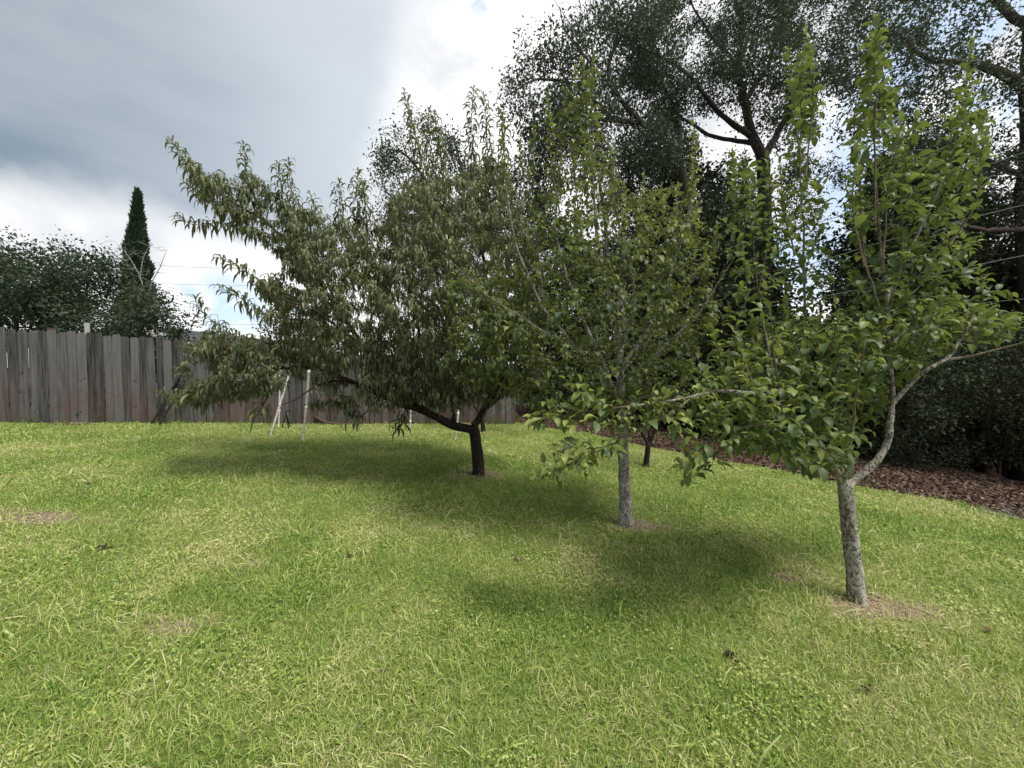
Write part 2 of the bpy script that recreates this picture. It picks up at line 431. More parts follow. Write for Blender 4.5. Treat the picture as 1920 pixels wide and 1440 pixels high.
def grid(x0, x1, y0, y1, st):
    xs = np.arange(x0, x1+st, st); ys = np.arange(y0, y1+st, st)
    X, Y = np.meshgrid(xs, ys); nx, ny = len(xs), len(ys)
    i = (np.arange(ny-1)[:, None]*nx + np.arange(nx-1)[None, :]).ravel()
    return X.ravel(), Y.ravel(), np.stack([i, i+1, i+1+nx, i+nx], 1)

m, gg, out = newmat('litter_soil'); ob = gg.n('ShaderNodeTexCoord').outputs['Object']
n1 = gg.noise(ob, 22, 6, 0.7); n2 = gg.noise(ob, 2.2, 4)
c = gg.mix(gg.rmp(n1, 0.35, 0.65), (0.030, 0.018, 0.013), (0.10, 0.06, 0.042)); c = gg.mix(gg.m('MULTIPLY', gg.rmp(n2, 0.4, 0.7), 0.5), c, (0.15, 0.065, 0.045))
gg.l(principled(gg, c, 0.95, 0.1, bump=n1, bstr=1.0, bdist=0.03), out.inputs['Surface']); M['litter_soil'] = m
m, gg, out = newmat('lawn_soil'); ob = gg.n('ShaderNodeTexCoord').outputs['Object']
bt = gg.n('ShaderNodeAttribute', attribute_name='tint').outputs['Fac']
n1 = gg.noise(ob, 60, 5, 0.7); n2 = gg.noise(ob, 1.1, 4)
gr = gg.mix(gg.rmp(n1, 0.35, 0.65), (0.075, 0.10, 0.03), (0.20, 0.23, 0.07)); gr = gg.mix(gg.rmp(n2, 0.35, 0.65), gr, gg.mix(n1, (0.10, 0.15, 0.03), (0.26, 0.27, 0.10)))
br = gg.mix(gg.rmp(n1, 0.35, 0.6), (0.07, 0.050, 0.038), (0.33, 0.25, 0.185))
gg.l(principled(gg, gg.mix(bt, gr, br), 0.95, 0.1, bump=n1, bstr=0.8, bdist=0.02), out.inputs['Surface']); M['lawn_soil'] = m

X, Y, Q = grid(-20, 22, -8, 30, 0.25)
Zg = gz(X, Y) + 0.02*(vnoise(X, Y, 1.5, 3)-.5)
far = Geo(); far.add(np.c_[X, Y, Zg-0.02], Q)
# apron of the same sheet out to the horizon
def ring(r0, r1):
    pass
for (x0,x1,y0,y1,st) in ((-400,-20,-8,400,20),(22,402,-8,400,20),(-20,22,30,400,5.25)):
    xs = np.arange(x0, x1+st/2, st); ys = np.unique(np.r_[y0, np.arange(max(y0,30), y1, 20), y1])
    XX, YY = np.meshgrid(xs, ys); nx, ny = len(xs), len(ys)
    i = (np.arange(ny-1)[:, None]*nx + np.arange(nx-1)[None, :]).ravel()
    far.add(np.c_[XX.ravel(), YY.ravel(), gz(XX.ravel(), YY.ravel())-0.02], np.stack([i, i+1, i+1+nx, i+nx], 1))
gr_o = far.build('ground', M['litter_soil']); tag(gr_o, 'brown leaf covered ground under the tall trees and beyond the fence', None, None, 'structure')

X, Y, Q = grid(-13, 9.6, -5, 11.2, 0.07)
cx = X[Q].mean(1); cy = Y[Q].mean(1); ok = in_poly(cx, cy, lawn_poly); Q = Q[ok]
used = np.unique(Q); mp = -np.ones(len(X), int); mp[used] = np.arange(len(used))
Xl, Yl = X[used], Y[used]
lawn = qmesh('lawn', np.c_[Xl, Yl, gz(Xl, Yl)+0.004], mp[Q], M['lawn_soil'], None, {'tint': np.clip(bare(Xl, Yl)*1.2, 0, 1)})
tag(lawn, 'mown green lawn sloping gently down to the right', None, None, 'structure')

# grey strip of driveway just past the lawn's lower right corner
m, gg, out = newmat('asphalt'); ob = gg.n('ShaderNodeTexCoord').outputs['Object']; n1 = gg.noise(ob, 40, 5, .7)
gg.l(principled(gg, gg.mix(n1, (0.09,0.09,0.095), (0.17,0.17,0.17)), 0.9, 0.2, bump=n1, bstr=.5), out.inputs['Surface']); M['asphalt'] = m
q0 = gp(1900, 972)[:2]
P0 = np.array([[q0[0]+s*1.0 - 0.35, q0[1]-s*.8 + .12] for s in np.linspace(0, 5, 12)]); P1 = P0 + np.array([0.75, 0.55])
V = np.vstack([np.c_[P0, gz(P0[:,0],P0[:,1])+0.02], np.c_[P1, gz(P1[:,0],P1[:,1])+0.02]])
o = qmesh('path', V, [[i, i+12, i+13, i+1] for i in range(11)], M['asphalt']); tag(o, 'thin grey paved strip below the corner of the lawn', None, None, 'structure')

# ---- grass
m, gg, out = newmat('grass_blade')
t = gg.n('ShaderNodeAttribute', attribute_name='tint').outputs['Fac']
e = [(0.0,(0.12,0.225,0.05)),(0.35,(0.21,0.335,0.065)),(0.62,(0.37,0.465,0.105)),(0.82,(0.54,0.59,0.22)),(1.0,(0.66,0.60,0.35))]
rp = gg.n('ShaderNodeValToRGB'); cr = rp.color_ramp
while len(cr.elements) < len(e): cr.elements.new(0.5)
for el, (p, cc) in zip(cr.elements, e): el.position = p; el.color = (*cc, 1)
gg.l(t, rp.inputs[0]); col = rp.outputs[0]
p = principled(gg, col, 0.45, 0.4); tr = gg.n('ShaderNodeBsdfTranslucent'); gg.l(col, tr.inputs['Color'])
mx = gg.n('ShaderNodeMixShader'); mx.inputs[0].default_value = 0.38; gg.l(p, mx.inputs[1]); gg.l(tr.outputs[0], mx.inputs[2]); gg.l(mx.outputs[0], out.inputs['Surface'])
M['grass_blade'] = m

def scatter(D0, r1, fall, rmin=0.5, rmax=13.5, hf=2.9):
    """random lawn positions, thinner with distance"""
    rs = np.linspace(rmin, rmax, 400); dens = D0*np.minimum(1, (r1/rs)**fall)*rs
    cum = np.cumsum(dens)*(rs[1]-rs[0])*2*math.atan(hf); n = int(cum[-1])
    r = np.interp(rng.random(n)*cum[-1], cum, rs); a = (2*rng.random(n)-1)*math.atan(hf)
    x, y = r*np.sin(a), r*np.cos(a)
    k = in_poly(x, y, lawn_poly); return x[k], y[k], r[k]
def patch_tint(x, y):
    a = vnoise(x, y, 0.55, 11); b = vnoise(x, y, 1.7, 12); c = vnoise(x, y, 5.0, 13)
    t = 0.60 + 0.22*(a-.5) + 0.28*(b-.5) + 0.28*(c-.5)
    # deeper green of the shaded turf, put into the tint round the trees
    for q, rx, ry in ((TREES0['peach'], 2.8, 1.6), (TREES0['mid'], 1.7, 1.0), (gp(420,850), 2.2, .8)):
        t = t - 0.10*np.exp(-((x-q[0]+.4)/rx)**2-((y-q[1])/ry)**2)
    return t
def grass(name, D0, r1, fall, hmin, hmax, w, kind, lean, extra=0.0, tcol=0.0, rmax=13.5, mask=None, label=''):
    x, y, r = scatter(D0, r1, fall, rmax=rmax)
    keep = rng.random(len(x)) > bare(x, y)*0.93
    if mask is not None: keep &= rng.random(len(x)) < mask(x, y)
    x, y, r = x[keep], y[keep], r[keep]; n = len(x)
    tall = 0.7 + 0.7*vnoise(x, y, 1.3, 21) + 0.35*(vnoise(x, y, 6, 22)-.5)
    L = (hmin + (hmax-hmin)*rng.random(n))*tall
    ang = rng.random(n)*2*math.pi + 2.5*(vnoise(x, y, 2.5, 23)-.5)
    el = np.clip(lean + 0.42*rng.standard_normal(n), 0.12, 1.5)
    D = np.c_[np.cos(ang)*np.cos(el), np.sin(ang)*np.cos(el), np.sin(el)]
    B = np.c_[x, y, gz(x, y) - 0.002]
    wd = w*(0.7+0.7*rng.random(n))*np.maximum(1, (r/2.6)**0.75)
    K = 0.5 + 0.8*rng.random(n)
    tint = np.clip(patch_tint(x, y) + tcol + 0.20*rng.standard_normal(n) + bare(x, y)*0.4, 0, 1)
    tint = np.where(rng.random(n) < 0.028, 0.86+0.1*rng.random(n), tint)
    V, Q, A = leaves(kind, B, D, L, wd, K, rng.standard_normal(n)*0.9, tint, fold=0)
    V[:, 2] = np.maximum(V[:, 2], gz(V[:, 0], V[:, 1])+0.003)
    o = qmesh(name, V, Q, M['grass_blade'], None, {'tint': A}, smooth=False)
    tag(o, label, 'grass', None, 'stuff'); return n
DENS = 1.0
cnt = grass('grass', 13500*DENS, 2.4, 1.3, 0.035, 0.085, 0.00165, 'blade2', 0.85, label='short green grass blades covering the whole lawn')
grass('grass', 2200*DENS, 2.4, 1.3, 0.07, 0.14, 0.0017, 'blade', 0.95, tcol=0.09, mask=lambda x, y: 0.3+1.1*(vnoise(x, y, 1.6, 31) > .55), label='longer coarse grass blades standing above the mown turf')
grass('grass', 260, 2.8, 1.0, 0.10, 0.20, 0.0032, 'blade', 0.8, tcol=-.06, rmax=7.5, mask=lambda x, y: (vnoise(x, y, 1.15, 91) > .62)*1.0 + .06, label='coarse tufts of wide grey green blades scattered through the turf')
def creeping(x, y): return np.clip((vnoise(x, y, 2.2, 41)-.66)*6, 0, .6)
x, y, r = scatter(3000*DENS, 2.6, 1.6, rmax=8.5); k = rng.random(len(x)) < creeping(x, y); x, y, r = x[k], y[k], r[k]; n = len(x)
ang = rng.random(n)*2*math.pi; el = 0.25+0.5*rng.random(n)
L = (0.010+0.010*rng.random(n))*np.maximum(1, (r/2.6)**.7)
V, Q, A = leaves('small', np.c_[x, y, gz(x, y)+0.012+0.03*rng.random(n)], np.c_[np.cos(ang)*np.cos(el), np.sin(ang)*np.cos(el), np.sin(el)], L, L*0.42, 0.6+0*L, rng.standard_normal(n)*.4, np.clip(patch_tint(x, y)+.10+.1*rng.standard_normal(n), 0, 1), fold=0.2)
o = qmesh('clover_weed', V, Q, M['grass_blade'], None, {'tint': A}); tag(o, 'low round leaved weeds creeping in patches through the lawn', 'weeds', None, 'stuff')
print('blades', cnt)

# ---- leaf litter under the tall trees
m, gg, out = newmat('dry_leaf'); t = gg.n('ShaderNodeAttribute', attribute_name='tint').outputs['Fac']
c = gg.mix(gg.rmp(t, 0, .6), (0.032, 0.021, 0.015), (0.125, 0.078, 0.055)); c = gg.mix(gg.rmp(t, .75, 1), c, (0.22, 0.16, 0.12))
gg.l(principled(gg, c, 0.8, 0.2), out.inputs['Surface']); M['dry_leaf'] = m
n = 110000
x = rng.random(n)*13 - 0.2; y = 3.5 + rng.random(n)*10
k = ~in_poly(x, y, lawn_poly) & (y > 4.0) & (y < 13.5) & (x < 1.9*y); x, y = x[k], y[k]; n = len(x)
ang = rng.random(n)*2*math.pi; el = rng.standard_normal(n)*.35
L = 0.025+0.06*rng.random(n)**1.5
V, Q, A = leaves('small', np.c_[x, y, gz(x, y)+0.01+0.045*rng.random(n)], np.c_[np.cos(ang)*np.cos(el), np.sin(ang)*np.cos(el), np.sin(el)], L, L*.3, .3+0*L, rng.standard_normal(n)*.6, rng.random(n), fold=0.4)
o = qmesh('leaf_litter', V, Q, M['dry_leaf'], None, {'tint': A}); tag(o, 'reddish brown dead leaves covering the ground beyond the lawn edge', 'leaf litter', None, 'stuff')

# ------------------------------------------------------------------ fence
m, gg, out = newmat('fence_wood'); ob = gg.n('ShaderNodeTexCoord').outputs['Object']
t = gg.n('ShaderNodeAttribute', attribute_name='tint').outputs['Fac']
hh = gg.n('ShaderNodeAttribute', attribute_name='height').outputs['Fac']
off = gg.n('ShaderNodeCombineXYZ'); gg.put(off.inputs[2], gg.m('MULTIPLY', t, 37.0)); gg.put(off.inputs[0], gg.m('MULTIPLY', t, 11.0))
vv = gg.v('ADD', ob, off.outputs[0])
grain = gg.noise(gg.mapv(vv, (42, 42, 1.6)), 1.0, 5, .65); blot = gg.noise(gg.mapv(vv, (4, 4, 1.3)), 1.0, 4, .6); stain = gg.noise(gg.mapv(ob, (1.1, 1.1, 1.3)), 1.6, 4, .6, 0.6)
knot = gg.noise(vv, 7.0, 3, .5)
c = gg.mix(gg.rmp(grain, .3, .7), (0.022, 0.020, 0.021), (0.105, 0.098, 0.099))
c = gg.mix(gg.rmp(gg.m('ADD', gg.m('MULTIPLY', t, .6), gg.m('MULTIPLY', blot, .5)), .35, .85), c, gg.mix(grain, (0.055, 0.052, 0.053), (0.215, 0.20, 0.20)))
c = gg.mix(gg.m('MULTIPLY', gg.rmp(knot, .66, .72), .8), c, (0.035, 0.03, 0.03))
red = gg.m('MULTIPLY', gg.rmp(hh, 0.62, 0.12), gg.rmp(stain, .42, .60))
c = gg.mix(gg.m('MULTIPLY', red, .5), c, gg.mix(grain, (0.075, 0.035, 0.032), (0.17, 0.088, 0.080)))
green = gg.m('MULTIPLY', gg.rmp(hh, 0.16, 0.0), gg.rmp(blot, .4, .6))
c = gg.mix(gg.m('MULTIPLY', green, .7), c, (0.075, 0.085, 0.04))
gg.l(principled(gg, c, 0.9, 0.15, bump=grain, bstr=.6, bdist=.004), out.inputs['Surface']); M['fence_wood'] = m
fz = FD; fn = np.array([-FD[1], FD[0]])            # along and away from the camera
rz = math.atan2(FD[1], FD[0])
def board_mesh(geo, s, w, z0, z1, d, lean, tint, H):
    """one dog-eared board: rounded top corners, slight warp"""
    ts = [0, .02, .10, .35, .6, .85, .965, .985, 1.0]; wd = [1, 1, 1, 1, 1, 1, 1, .86, .55]
    rows = []
    for t_, ww in zip(ts, wd):
        z = z0 + (z1-z0)*t_; sh = lean*t_ + 0.004*math.sin(6*t_+tint*40)
        for dd in (0, 0.016):
            for sg in (-1, 1):
                ss = s + sh + sg*w/2*ww; dp = d + dd + 0.006*math.sin(3*t_+tint*17)
                rows.append((FA[0]+FD[0]*ss+fn[0]*dp, FA[1]+FD[1]*ss+fn[1]*dp, z))
    V = np.array(rows); Q = []; n = len(ts)
    for i in range(n-1):
        a = i*4; Q += [[a, a+1, a+5, a+4], [a+3, a+2, a+6, a+7], [a+1, a+3, a+7, a+5], [a+2, a, a+4, a+6]]
    a = (n-1)*4; Q += [[a, a+1, a+3, a+2], [0, 2, 3, 1]]
    geo.add(V, Q, tint); H.append((V[:, 2]-z0)/1.85)
fence = empty('wooden_fence', (FA[0], FA[1], float(gz(*FA))))
tag(fence, 'weathered grey board fence with reddish stains along the back of the lawn', 'fence')
nb = 0; s = -4.5; Lf = np.linalg.norm(FB-FA) + 0.02; seg = 0; cut = [-0.62, 1.85, 4.3, 6.75, 9.2, 99]
geo = Geo(); H = []
rr = np.random.default_rng(5)
def close_panel():
    global geo, H
    if geo.V:
        me = geo.build('panel', M['fence_wood'], fence, smooth=False)
        a = me.data.attributes.new('height', 'FLOAT', 'POINT'); a.data.foreach_set('value', np.concatenate(H).astype(np.float32))
    geo = Geo(); H = []
while s < Lf:
    if s > cut[seg]: close_panel(); seg += 1
    w = 0.138 + 0.004*rr.standard_normal(); x, y = FA + FD*s
    gb = float(gz(x, y)); top = gb + 1.80 + 0.020*rr.standard_normal() - 0.02*max(0, s)
    low = gb + 0.02 - (0.07 if s < -.62 else 0)
    if s < 1.2: top -= 0.035*min(2, 1.2-s)
    if abs(s+0.42) < 0.14: top += 0.06
    board_mesh(geo, s, w, low, top, 0.020*(nb % 2) + 0.003*rr.standard_normal(), 0.012*rr.standard_normal(), rr.random()**(.6 if nb%3 else 1.5), H)
    gap = -0.002 + 0.007*rr.random()
    if rr.random() < 0.10: gap += 0.005
    if -0.36 < s < -0.2: gap = 0.045
    s += w + gap; nb += 1
close_panel()
for zf in (0.35, 1.0, 1.55):
    fw = Geo()
    n = 30; ss = np.linspace(-4.5, Lf, n)
    for a_, b_ in zip(ss[:-1], ss[1:]):
        mid = (a_+b_)/2; x, y = FA+FD*mid+fn*0.066
        fw.box((x, y, float(gz(x, y))+zf-0.01*max(0,mid)), (b_-a_-.002, 0.035, 0.09), rz, 0.3)
    fw.build('rail', M['fence_wood'], fence, smooth=False)
for ss in np.arange(-4.2, Lf, 2.44):
    x, y = FA+FD*ss+fn*0.13; gq = Geo(); gq.box((x, y, float(gz(x, y))+0.88), (0.09, 0.09, 1.9), rz, 0.5); gq.build('post', M['fence_wood'], fence, smooth=False)
m, gg, out = newmat('pale_wood'); ob = gg.n('ShaderNodeTexCoord').outputs['Object']; n1 = gg.noise(gg.mapv(ob,(30,30,4)), 1, 4)
gg.l(principled(gg, gg.mix(n1, (0.30,0.29,0.27), (0.55,0.54,0.50)), .85, .2), out.inputs['Surface']); M['pale_wood'] = m
# pale upright stake nailed behind the fence, sticking up over it
p = at(151, 604, 7.95); gq = Geo(); zb = float(gz(p[0], p[1])); gq.box((p[0], p[1]+.12, (p[2]+zb)/2), (0.075, 0.03, p[2]-zb), rz)
o = gq.build('wooden_stake', M['pale_wood'], None, False); tag(o, 'pale wooden stake poking up over the fence top below the cypress', 'stake')

# ------------------------------------------------------------------ small things on the lawn
m, gg, out = newmat('white_plastic'); ob = gg.n('ShaderNodeTexCoord').outputs['Object']; n1 = gg.noise(ob, 25, 4)
gg.l(principled(gg, gg.mix(gg.rmp(n1,.4,.7), (0.62,0.61,0.56), (0.36,0.33,0.28)), .5, .4), out.inputs['Surface']); M['white_plastic'] = m
m, gg, out = newmat('dark_metal'); ob = gg.n('ShaderNodeTexCoord').outputs['Object']; n1 = gg.noise(ob, 30, 4)
gg.l(principled(gg, gg.mix(n1, (0.010,0.010,0.010), (0.03,0.026,0.025)), .85, .1, 0.0), out.inputs['Surface']); M['dark_metal'] = m
m, gg, out = newmat('dead_wood'); ob = gg.n('ShaderNodeTexCoord').outputs['Object']; n1 = gg.noise(ob, 30, 5, .7)
gg.l(principled(gg, gg.mix(n1, (0.05,0.03,0.025), (0.20,0.12,0.09)), .9, .1, bump=n1, bstr=.8), out.inputs['Surface']); M['dead_wood'] = m
def pole(name, b, tpx, dY, r, mat, label, cat, group=None):
    p0 = gp(*b); p1 = at(tpx[0], tpx[1], p0[1]+dY)
    P = smooth_poly([p0-np.array([0,0,.05]), (p0+p1)/2+np.array([.012,0,0]), p1], .12); gq = Geo()
    gq.tube(P, r, 10, 0, lump=.04)
    # ferrule joints
    for f in (.35, .7):
        c = P[int(len(P)*f)]; d = (P[-1]-P[0])/np.linalg.norm(P[-1]-P[0]); gq.tube([c-d*.02, c+d*.02], r*1.25, 10, 0)
    o = gq.build(name, mat); tag(o, label, cat, group); return o
gN = 'white poles propping the peach branches'
pole('white_pole', (505,817), (556,655), 0.35, .019, M['white_plastic'], 'thick white pole leaning right under the peach tree branches', 'pole', gN)
pole('white_pole', (522,801), (524,690), 0.0, .017, M['white_plastic'], 'upright white pole crossing behind the leaning white pole', 'pole', gN)
pole('white_pole', (567,826), (583,645), 0.1, .019, M['white_plastic'], 'tall nearly upright white pole nearest the camera under the peach', 'pole', gN)
pole('white_pole', (768,808), (770,748), 0.0, .015, M['white_plastic'], 'short white pole below the low bough of the peach tree', 'pole', gN)
pole('white_pole', (853,825), (860,758), 0.0, .018, M['white_plastic'], 'white pole close left of the dark peach trunk', 'pole', gN)
# black ladder leaning on the fence
lad = empty('ladder', gp(290, 796)); tag(lad, 'narrow black ladder leaning on the fence behind the peach twigs', 'ladder')
a0, b0 = gp(283,796), gp(298,798); a1, b1 = at(358,672,8.34), at(366,680,8.42)
a0[1] -= .0; 
for pa, pb in ((a0,a1),(b0,b1)):
    gq = Geo(); gq.tube([pa, (pa+pb)/2, pb], .021, 6); gq.build('rail', M['dark_metal'], lad)
for f in np.linspace(.15, .92, 6):
    gq = Geo(); gq.tube([a0+(a1-a0)*f, b0+(b1-b0)*f], .009, 6); gq.build('rung', M['dark_metal'], lad)
# little black tripod sprinkler
c0 = gp(537, 803); spn = empty('sprinkler_stand', c0); tag(spn, 'small dark tripod sprinkler standing between the white poles', 'sprinkler')
topp = np.array([c0[0], c0[1], c0[2]+.30])
for q in ((-.07, -.05), (.10, -.08), (.02, .12)):
    gq = Geo(); gq.tube([topp, np.array([c0[0]+q[0], c0[1]+q[1], float(gz(c0[0]+q[0], c0[1]+q[1]))])], .009, 6); gq.build('leg', M['dark_metal'], spn)
gq = Geo(); gq.tube([topp-[0,0,.03], topp+[0,0,.05]], .018, 8); gq.tube([topp+[-.02,0,.05], topp+[.07,0,.085]], .012, 6); gq.build('head', M['dark_metal'], spn)
# fallen boughs by the fence
def bough(px, L, label, r=.03, bend=.06, name='fallen_branch'):
    p = gp(*px); q = Geo(); n = 8; tt = np.linspace(-.5, .5, n)
    P = np.c_[p[0]+FD[0]*tt*L, p[1]+FD[1]*tt*L+.02*np.sin(tt*9), 0*tt]; P[:, 2] = gz(P[:,0],P[:,1])+r+bend*np.maximum(0,-tt*2)**2
    q.tube(P, np.linspace(r, r*.4, n), 8, lump=.3); q.tube([P[3], P[3]+[.08,-.06,.10]], [r*.5, .006], 6); q.tube([P[5], P[5]+[.1,.05,.07]], [r*.4, .005], 6)
    o = q.build(name, M['dead_wood']); tag(o, label, 'branch', 'dead branches lying along the fence'); return o
bough((137,798), .75, 'dark stick lying at the fence foot under the pale stake', .022, .0)
bough((632,797), .95, 'reddish bent branch lying by the fence right of the white poles', .028, .16)
bough((497,793), .5, 'short dark branch leaning against the fence left of the poles', .02, .5)
# dark board left of the fence foot
# fallen leaves one can single out on the lawn
def flat_leaf(px, size, tint, label, mat='dry_leaf', curl=.5):
    p = gp(*px); n = 3; a = rng.random()*6
    B = np.array([[p[0], p[1], p[2]+.035]]*n) + rng.standard_normal((n,3))*[size*.18, size*.18, .006]; ang = a + np.array([0, 1.1, -1.0])
    D = np.c_[np.cos(ang), np.sin(ang), .25+0*ang]
    V, Q, A = leaves('ovate', B, D, np.array([size, size*.7, size*.7]), np.array([size, size*.7, size*.7])*.36, np.full(n, curl), rng.standard_normal(n)*.3, np.full(n, tint), .5)
    o = qmesh('fallen_leaf', V, Q, M[mat], None, {'tint': A}); tag(o, label, 'leaf', 'single dead leaves lying on the lawn')
flat_leaf((1385,1247), .075, .08, 'crumpled dark brown leaf on the lawn in front of the right tree')
flat_leaf((1632,1306), .04, .05, 'small blackish leaf lowest at the right of the lawn')
flat_leaf((650,1052), .05, .05, 'small dark leaf on the middle of the lawn')
flat_leaf((198,1034), .065, .05, 'dark curled leaf on the lawn at the left')
flat_leaf((724,1270), .035, .8, 'tiny orange leaf low in the middle of the lawn')
flat_leaf((1408,1342), .035, .8, 'orange leaf lying by tall blades at the bottom of the lawn')
flat_leaf((1855,1190), .05, .65, 'tan brown leaf on the grass at the right border')
flat_leaf((970,1054), .045, .99, 'pale leaf on the shaded grass below the two trunks')
flat_leaf((163,912), .07, 1.0, 'whitish leaf on the grass near the left side of the lawn')

# ------------------------------------------------------------------ fruit trees
def lp(Y0, pts): return [at(p[0], p[1], Y0 + (p[2] if len(p) > 2 else 0)) for p in pts]
def finish(root, pl, bark, V, Q, A, leaf, crown='crown'):
    pl.wood.build('trunk', M[bark], root)
    o = qmesh(crown, V, Q, M[leaf], root, {'tint': A}); return o
def fruit(root, p, r, col):
    bm = bmesh.new(); bmesh.ops.create_uvsphere(bm, u_segments=16, v_segments=12, radius=r)
    for v in bm.verts: v.co.x *= 1.06; v.co.z *= .93; v.co.z -= .25*r*math.exp(-(v.co.x**2+v.co.y**2)/(r*r*.08))*(1 if v.co.z > 0 else -.5)
    me = bpy.data.meshes.new('fruit'); bm.to_mesh(me); bm.free(); me.materials.append(M[col])
    for q in me.polygons: q.use_smooth = True
    o = bpy.data.objects.new('fruit', me); COL.objects.link(o); o.parent = root; o.location = Vector(p)-root.location
m, gg, out = newmat('green_fruit'); ob = gg.n('ShaderNodeTexCoord').outputs['Object']; n1 = gg.noise(ob, 30, 3)
gg.l(principled(gg, gg.mix(n1, (0.26,0.33,0.07), (0.42,0.46,0.12)), .4, .4), out.inputs['Surface']); M['green_fruit'] = m

# --- peach tree
Tq = TREES0['peach']; Y0 = Tq[1]
pt = empty('peach_tree', Tq); tag(pt, 'broad spreading peach tree with dark trunk and long drooping narrow leaves', 'tree', 'fruit trees on the lawn')
pl = Plant(0.07)
pl.limb([Tq-[0,0,.06]]+lp(Y0, [(896,860),(894,835),(890,812),(886,796)]), .082, .072, 14, wig=.006, lump=.18, flare=.45)
L = lambda pts, r0, r1, **k: pl.limb(lp(Y0, pts), r0, r1, **k)
L([(888,806),(850,797,-.1),(800,773,-.2),(750,757,-.3),(700,735,-.4),(650,712,-.5),(600,692,-.55),(540,690,-.6),(470,712,-.6)], .062, .010, wig=.01)
L([(800,773,-.2),(757,738,-.1),(720,695,0),(682,650,.0),(640,590,.05),(600,530,.1),(545,462,.1),(490,412,.1),(410,362,.1),(350,318,.1)], .048, .008, wig=.01)
L([(740,720,0),(700,640,.3),(695,560,.5),(680,480,.6),(662,400,.6)], .030, .006, wig=.01)
L([(720,695,0),(668,640,-.7),(600,590,-1.0),(530,560,-1.1),(470,530,-1.1)], .026, .005, wig=.01)
L([(640,590,.1),(600,500,.6),(565,430,.7),(545,360,.7)], .022, .005, wig=.01)
L([(888,798),(905,772,.1),(921,738,.2),(927,680,.3),(925,600,.5),(905,480,.7),(892,360,.8),(886,250,.8)], .050, .006, wig=.012)
L([(905,772,.1),(950,735,.4),(1005,705,.7),(1060,660,.9)], .030, .006, wig=.01)
L([(905,772,.1),(925,745,-.5),(945,700,-.9),(960,640,-1.0)], .024, .005, wig=.01)
L([(850,790,-.1),(845,730,.4),(835,620,.8),(812,480,1.0),(785,350,1.0),(768,230,1.0)], .034, .005, wig=.012)
L([(845,750,.2),(800,660,-.5),(770,560,-.8),(745,470,-.9),(735,400,-.8)], .028, .005, wig=.012)
L([(650,712,-.5),(600,720,-.9),(560,745,-1.0),(520,760,-1.0)], .016, .004, wig=.01)
L([(540,690,-.6),(470,672,-.7),(410,650,-.8),(360,640,-.8)], .014, .004, wig=.01)
L([(470,712,-.6),(420,728,-.7),(370,732,-.7),(320,738,-.7)], .012, .004, wig=.01)
L([(750,757,-.3),(720,765,-.6),(690,772,-.8),(668,790,-.8)], .010, .003, wig=.01)
# long leafy shoots whose tips stand out
for P in ([(420,378),(385,340),(352,310),(336,285),(322,266)], [(480,410),(468,350),(460,300),(457,268)], [(500,420),(440,400),(400,385),(350,345)],
          [(540,455),(460,432),(400,418),(360,420),(332,406)], [(560,450),(535,390),(525,340),(520,306)], [(590,470),(560,400),(545,350),(541,300)],
          [(610,500),(600,430),(588,390),(583,366)], [(650,470),(640,420),(637,370),(635,345)], [(672,470),(670,400),(670,350),(671,322)], [(690,480),(690,430),(684,380),(682,340)],
          [(560,560),(500,535),(455,505),(412,484)], [(560,600),(500,590),(460,565),(415,540)], [(560,650),(480,640),(420,620),(390,595),(366,563)],
          [(500,690),(440,670),(380,660),(345,650)], [(460,715),(400,715),(350,745),(302,738)], [(430,725),(380,760),(350,700),(335,692)],
          [(830,500),(800,350),(775,240),(757,172)], [(835,520),(820,380),(800,270),(805,205)], [(845,500),(835,380),(825,290),(815,212)], [(900,450),(890,330),(884,230),(888,165)], [(915,420),(915,300),(912,230),(905,178)],
          [(930,420),(940,320),(945,240),(935,205)], [(500,745),(490,765),(480,780),(470,784)], [(690,770),(670,785),(655,778),(660,765)], [(760,755),(755,790),(745,806),(735,801)]):
    o_ = .0 if P[0][1] < 500 else -.6
    if P[0][0] > 780 and P[0][1] < 600: o_ = .8
    pl.limb(lp(Y0+o_+.25*rng.standard_normal(), P), .008, .002, 5, leafy=.8, wig=.006)
A = np.vstack([
  region([(500,420),(560,390),(700,420),(760,330),(850,330),(925,280),(990,400),(1030,560),(1020,700),(940,745),(880,725),(820,740),(740,705),(690,675),(600,690),(520,670),(500,640),(540,590),(480,540),(540,500)], 2300, Y0-.05, 1.55, 150),
  region([(690,620),(880,640),(900,745),(860,765),(800,758),(740,745),(690,715)], 330, Y0-.6, .55, 60),
  region([(560,600),(700,620),(760,720),(740,770),(660,745),(590,710)], 120, Y0-.75, .4, 60),
  region([(340,300),(430,330),(480,320),(560,400),(590,470),(560,520),(500,460),(420,400),(345,345)], 230, Y0+.1, .45, 50),
  region([(345,640),(400,615),(490,640),(560,690),(585,700),(530,725),(470,745),(380,750),(315,750),(330,725),(400,705)], 260, Y0-.6, .6, 50),
  region([(600,700),(700,715),(760,745),(700,760),(640,770),(570,760)], 30, Y0-.5, .5, 30)])
pl.grow(A, up=.25, arch=.05, rt=.0014, kr=.006, maxr=.016, upcost=.8)
V, Q, T = join(foliage(pl, 'lance', .0135, .118, .12, 1.45, per=2, jit=.02, start=.0, ct=.4, rollv=.6, fold=.35, maxlen=.9, tip_light=.3, which='fill'),
   foliage(pl, 'lance', .0105, .215, .085, 1.25, per=1, jit=.002, start=.0, ct=.15, rollv=.25, fold=.35, tip_light=.2, tintb=-.12, which='shoot', lift=.45))
print('peach leaves', len(T)//18)
finish(pt, pl, 'peach_bark', V, Q, T, 'peach_leaf')

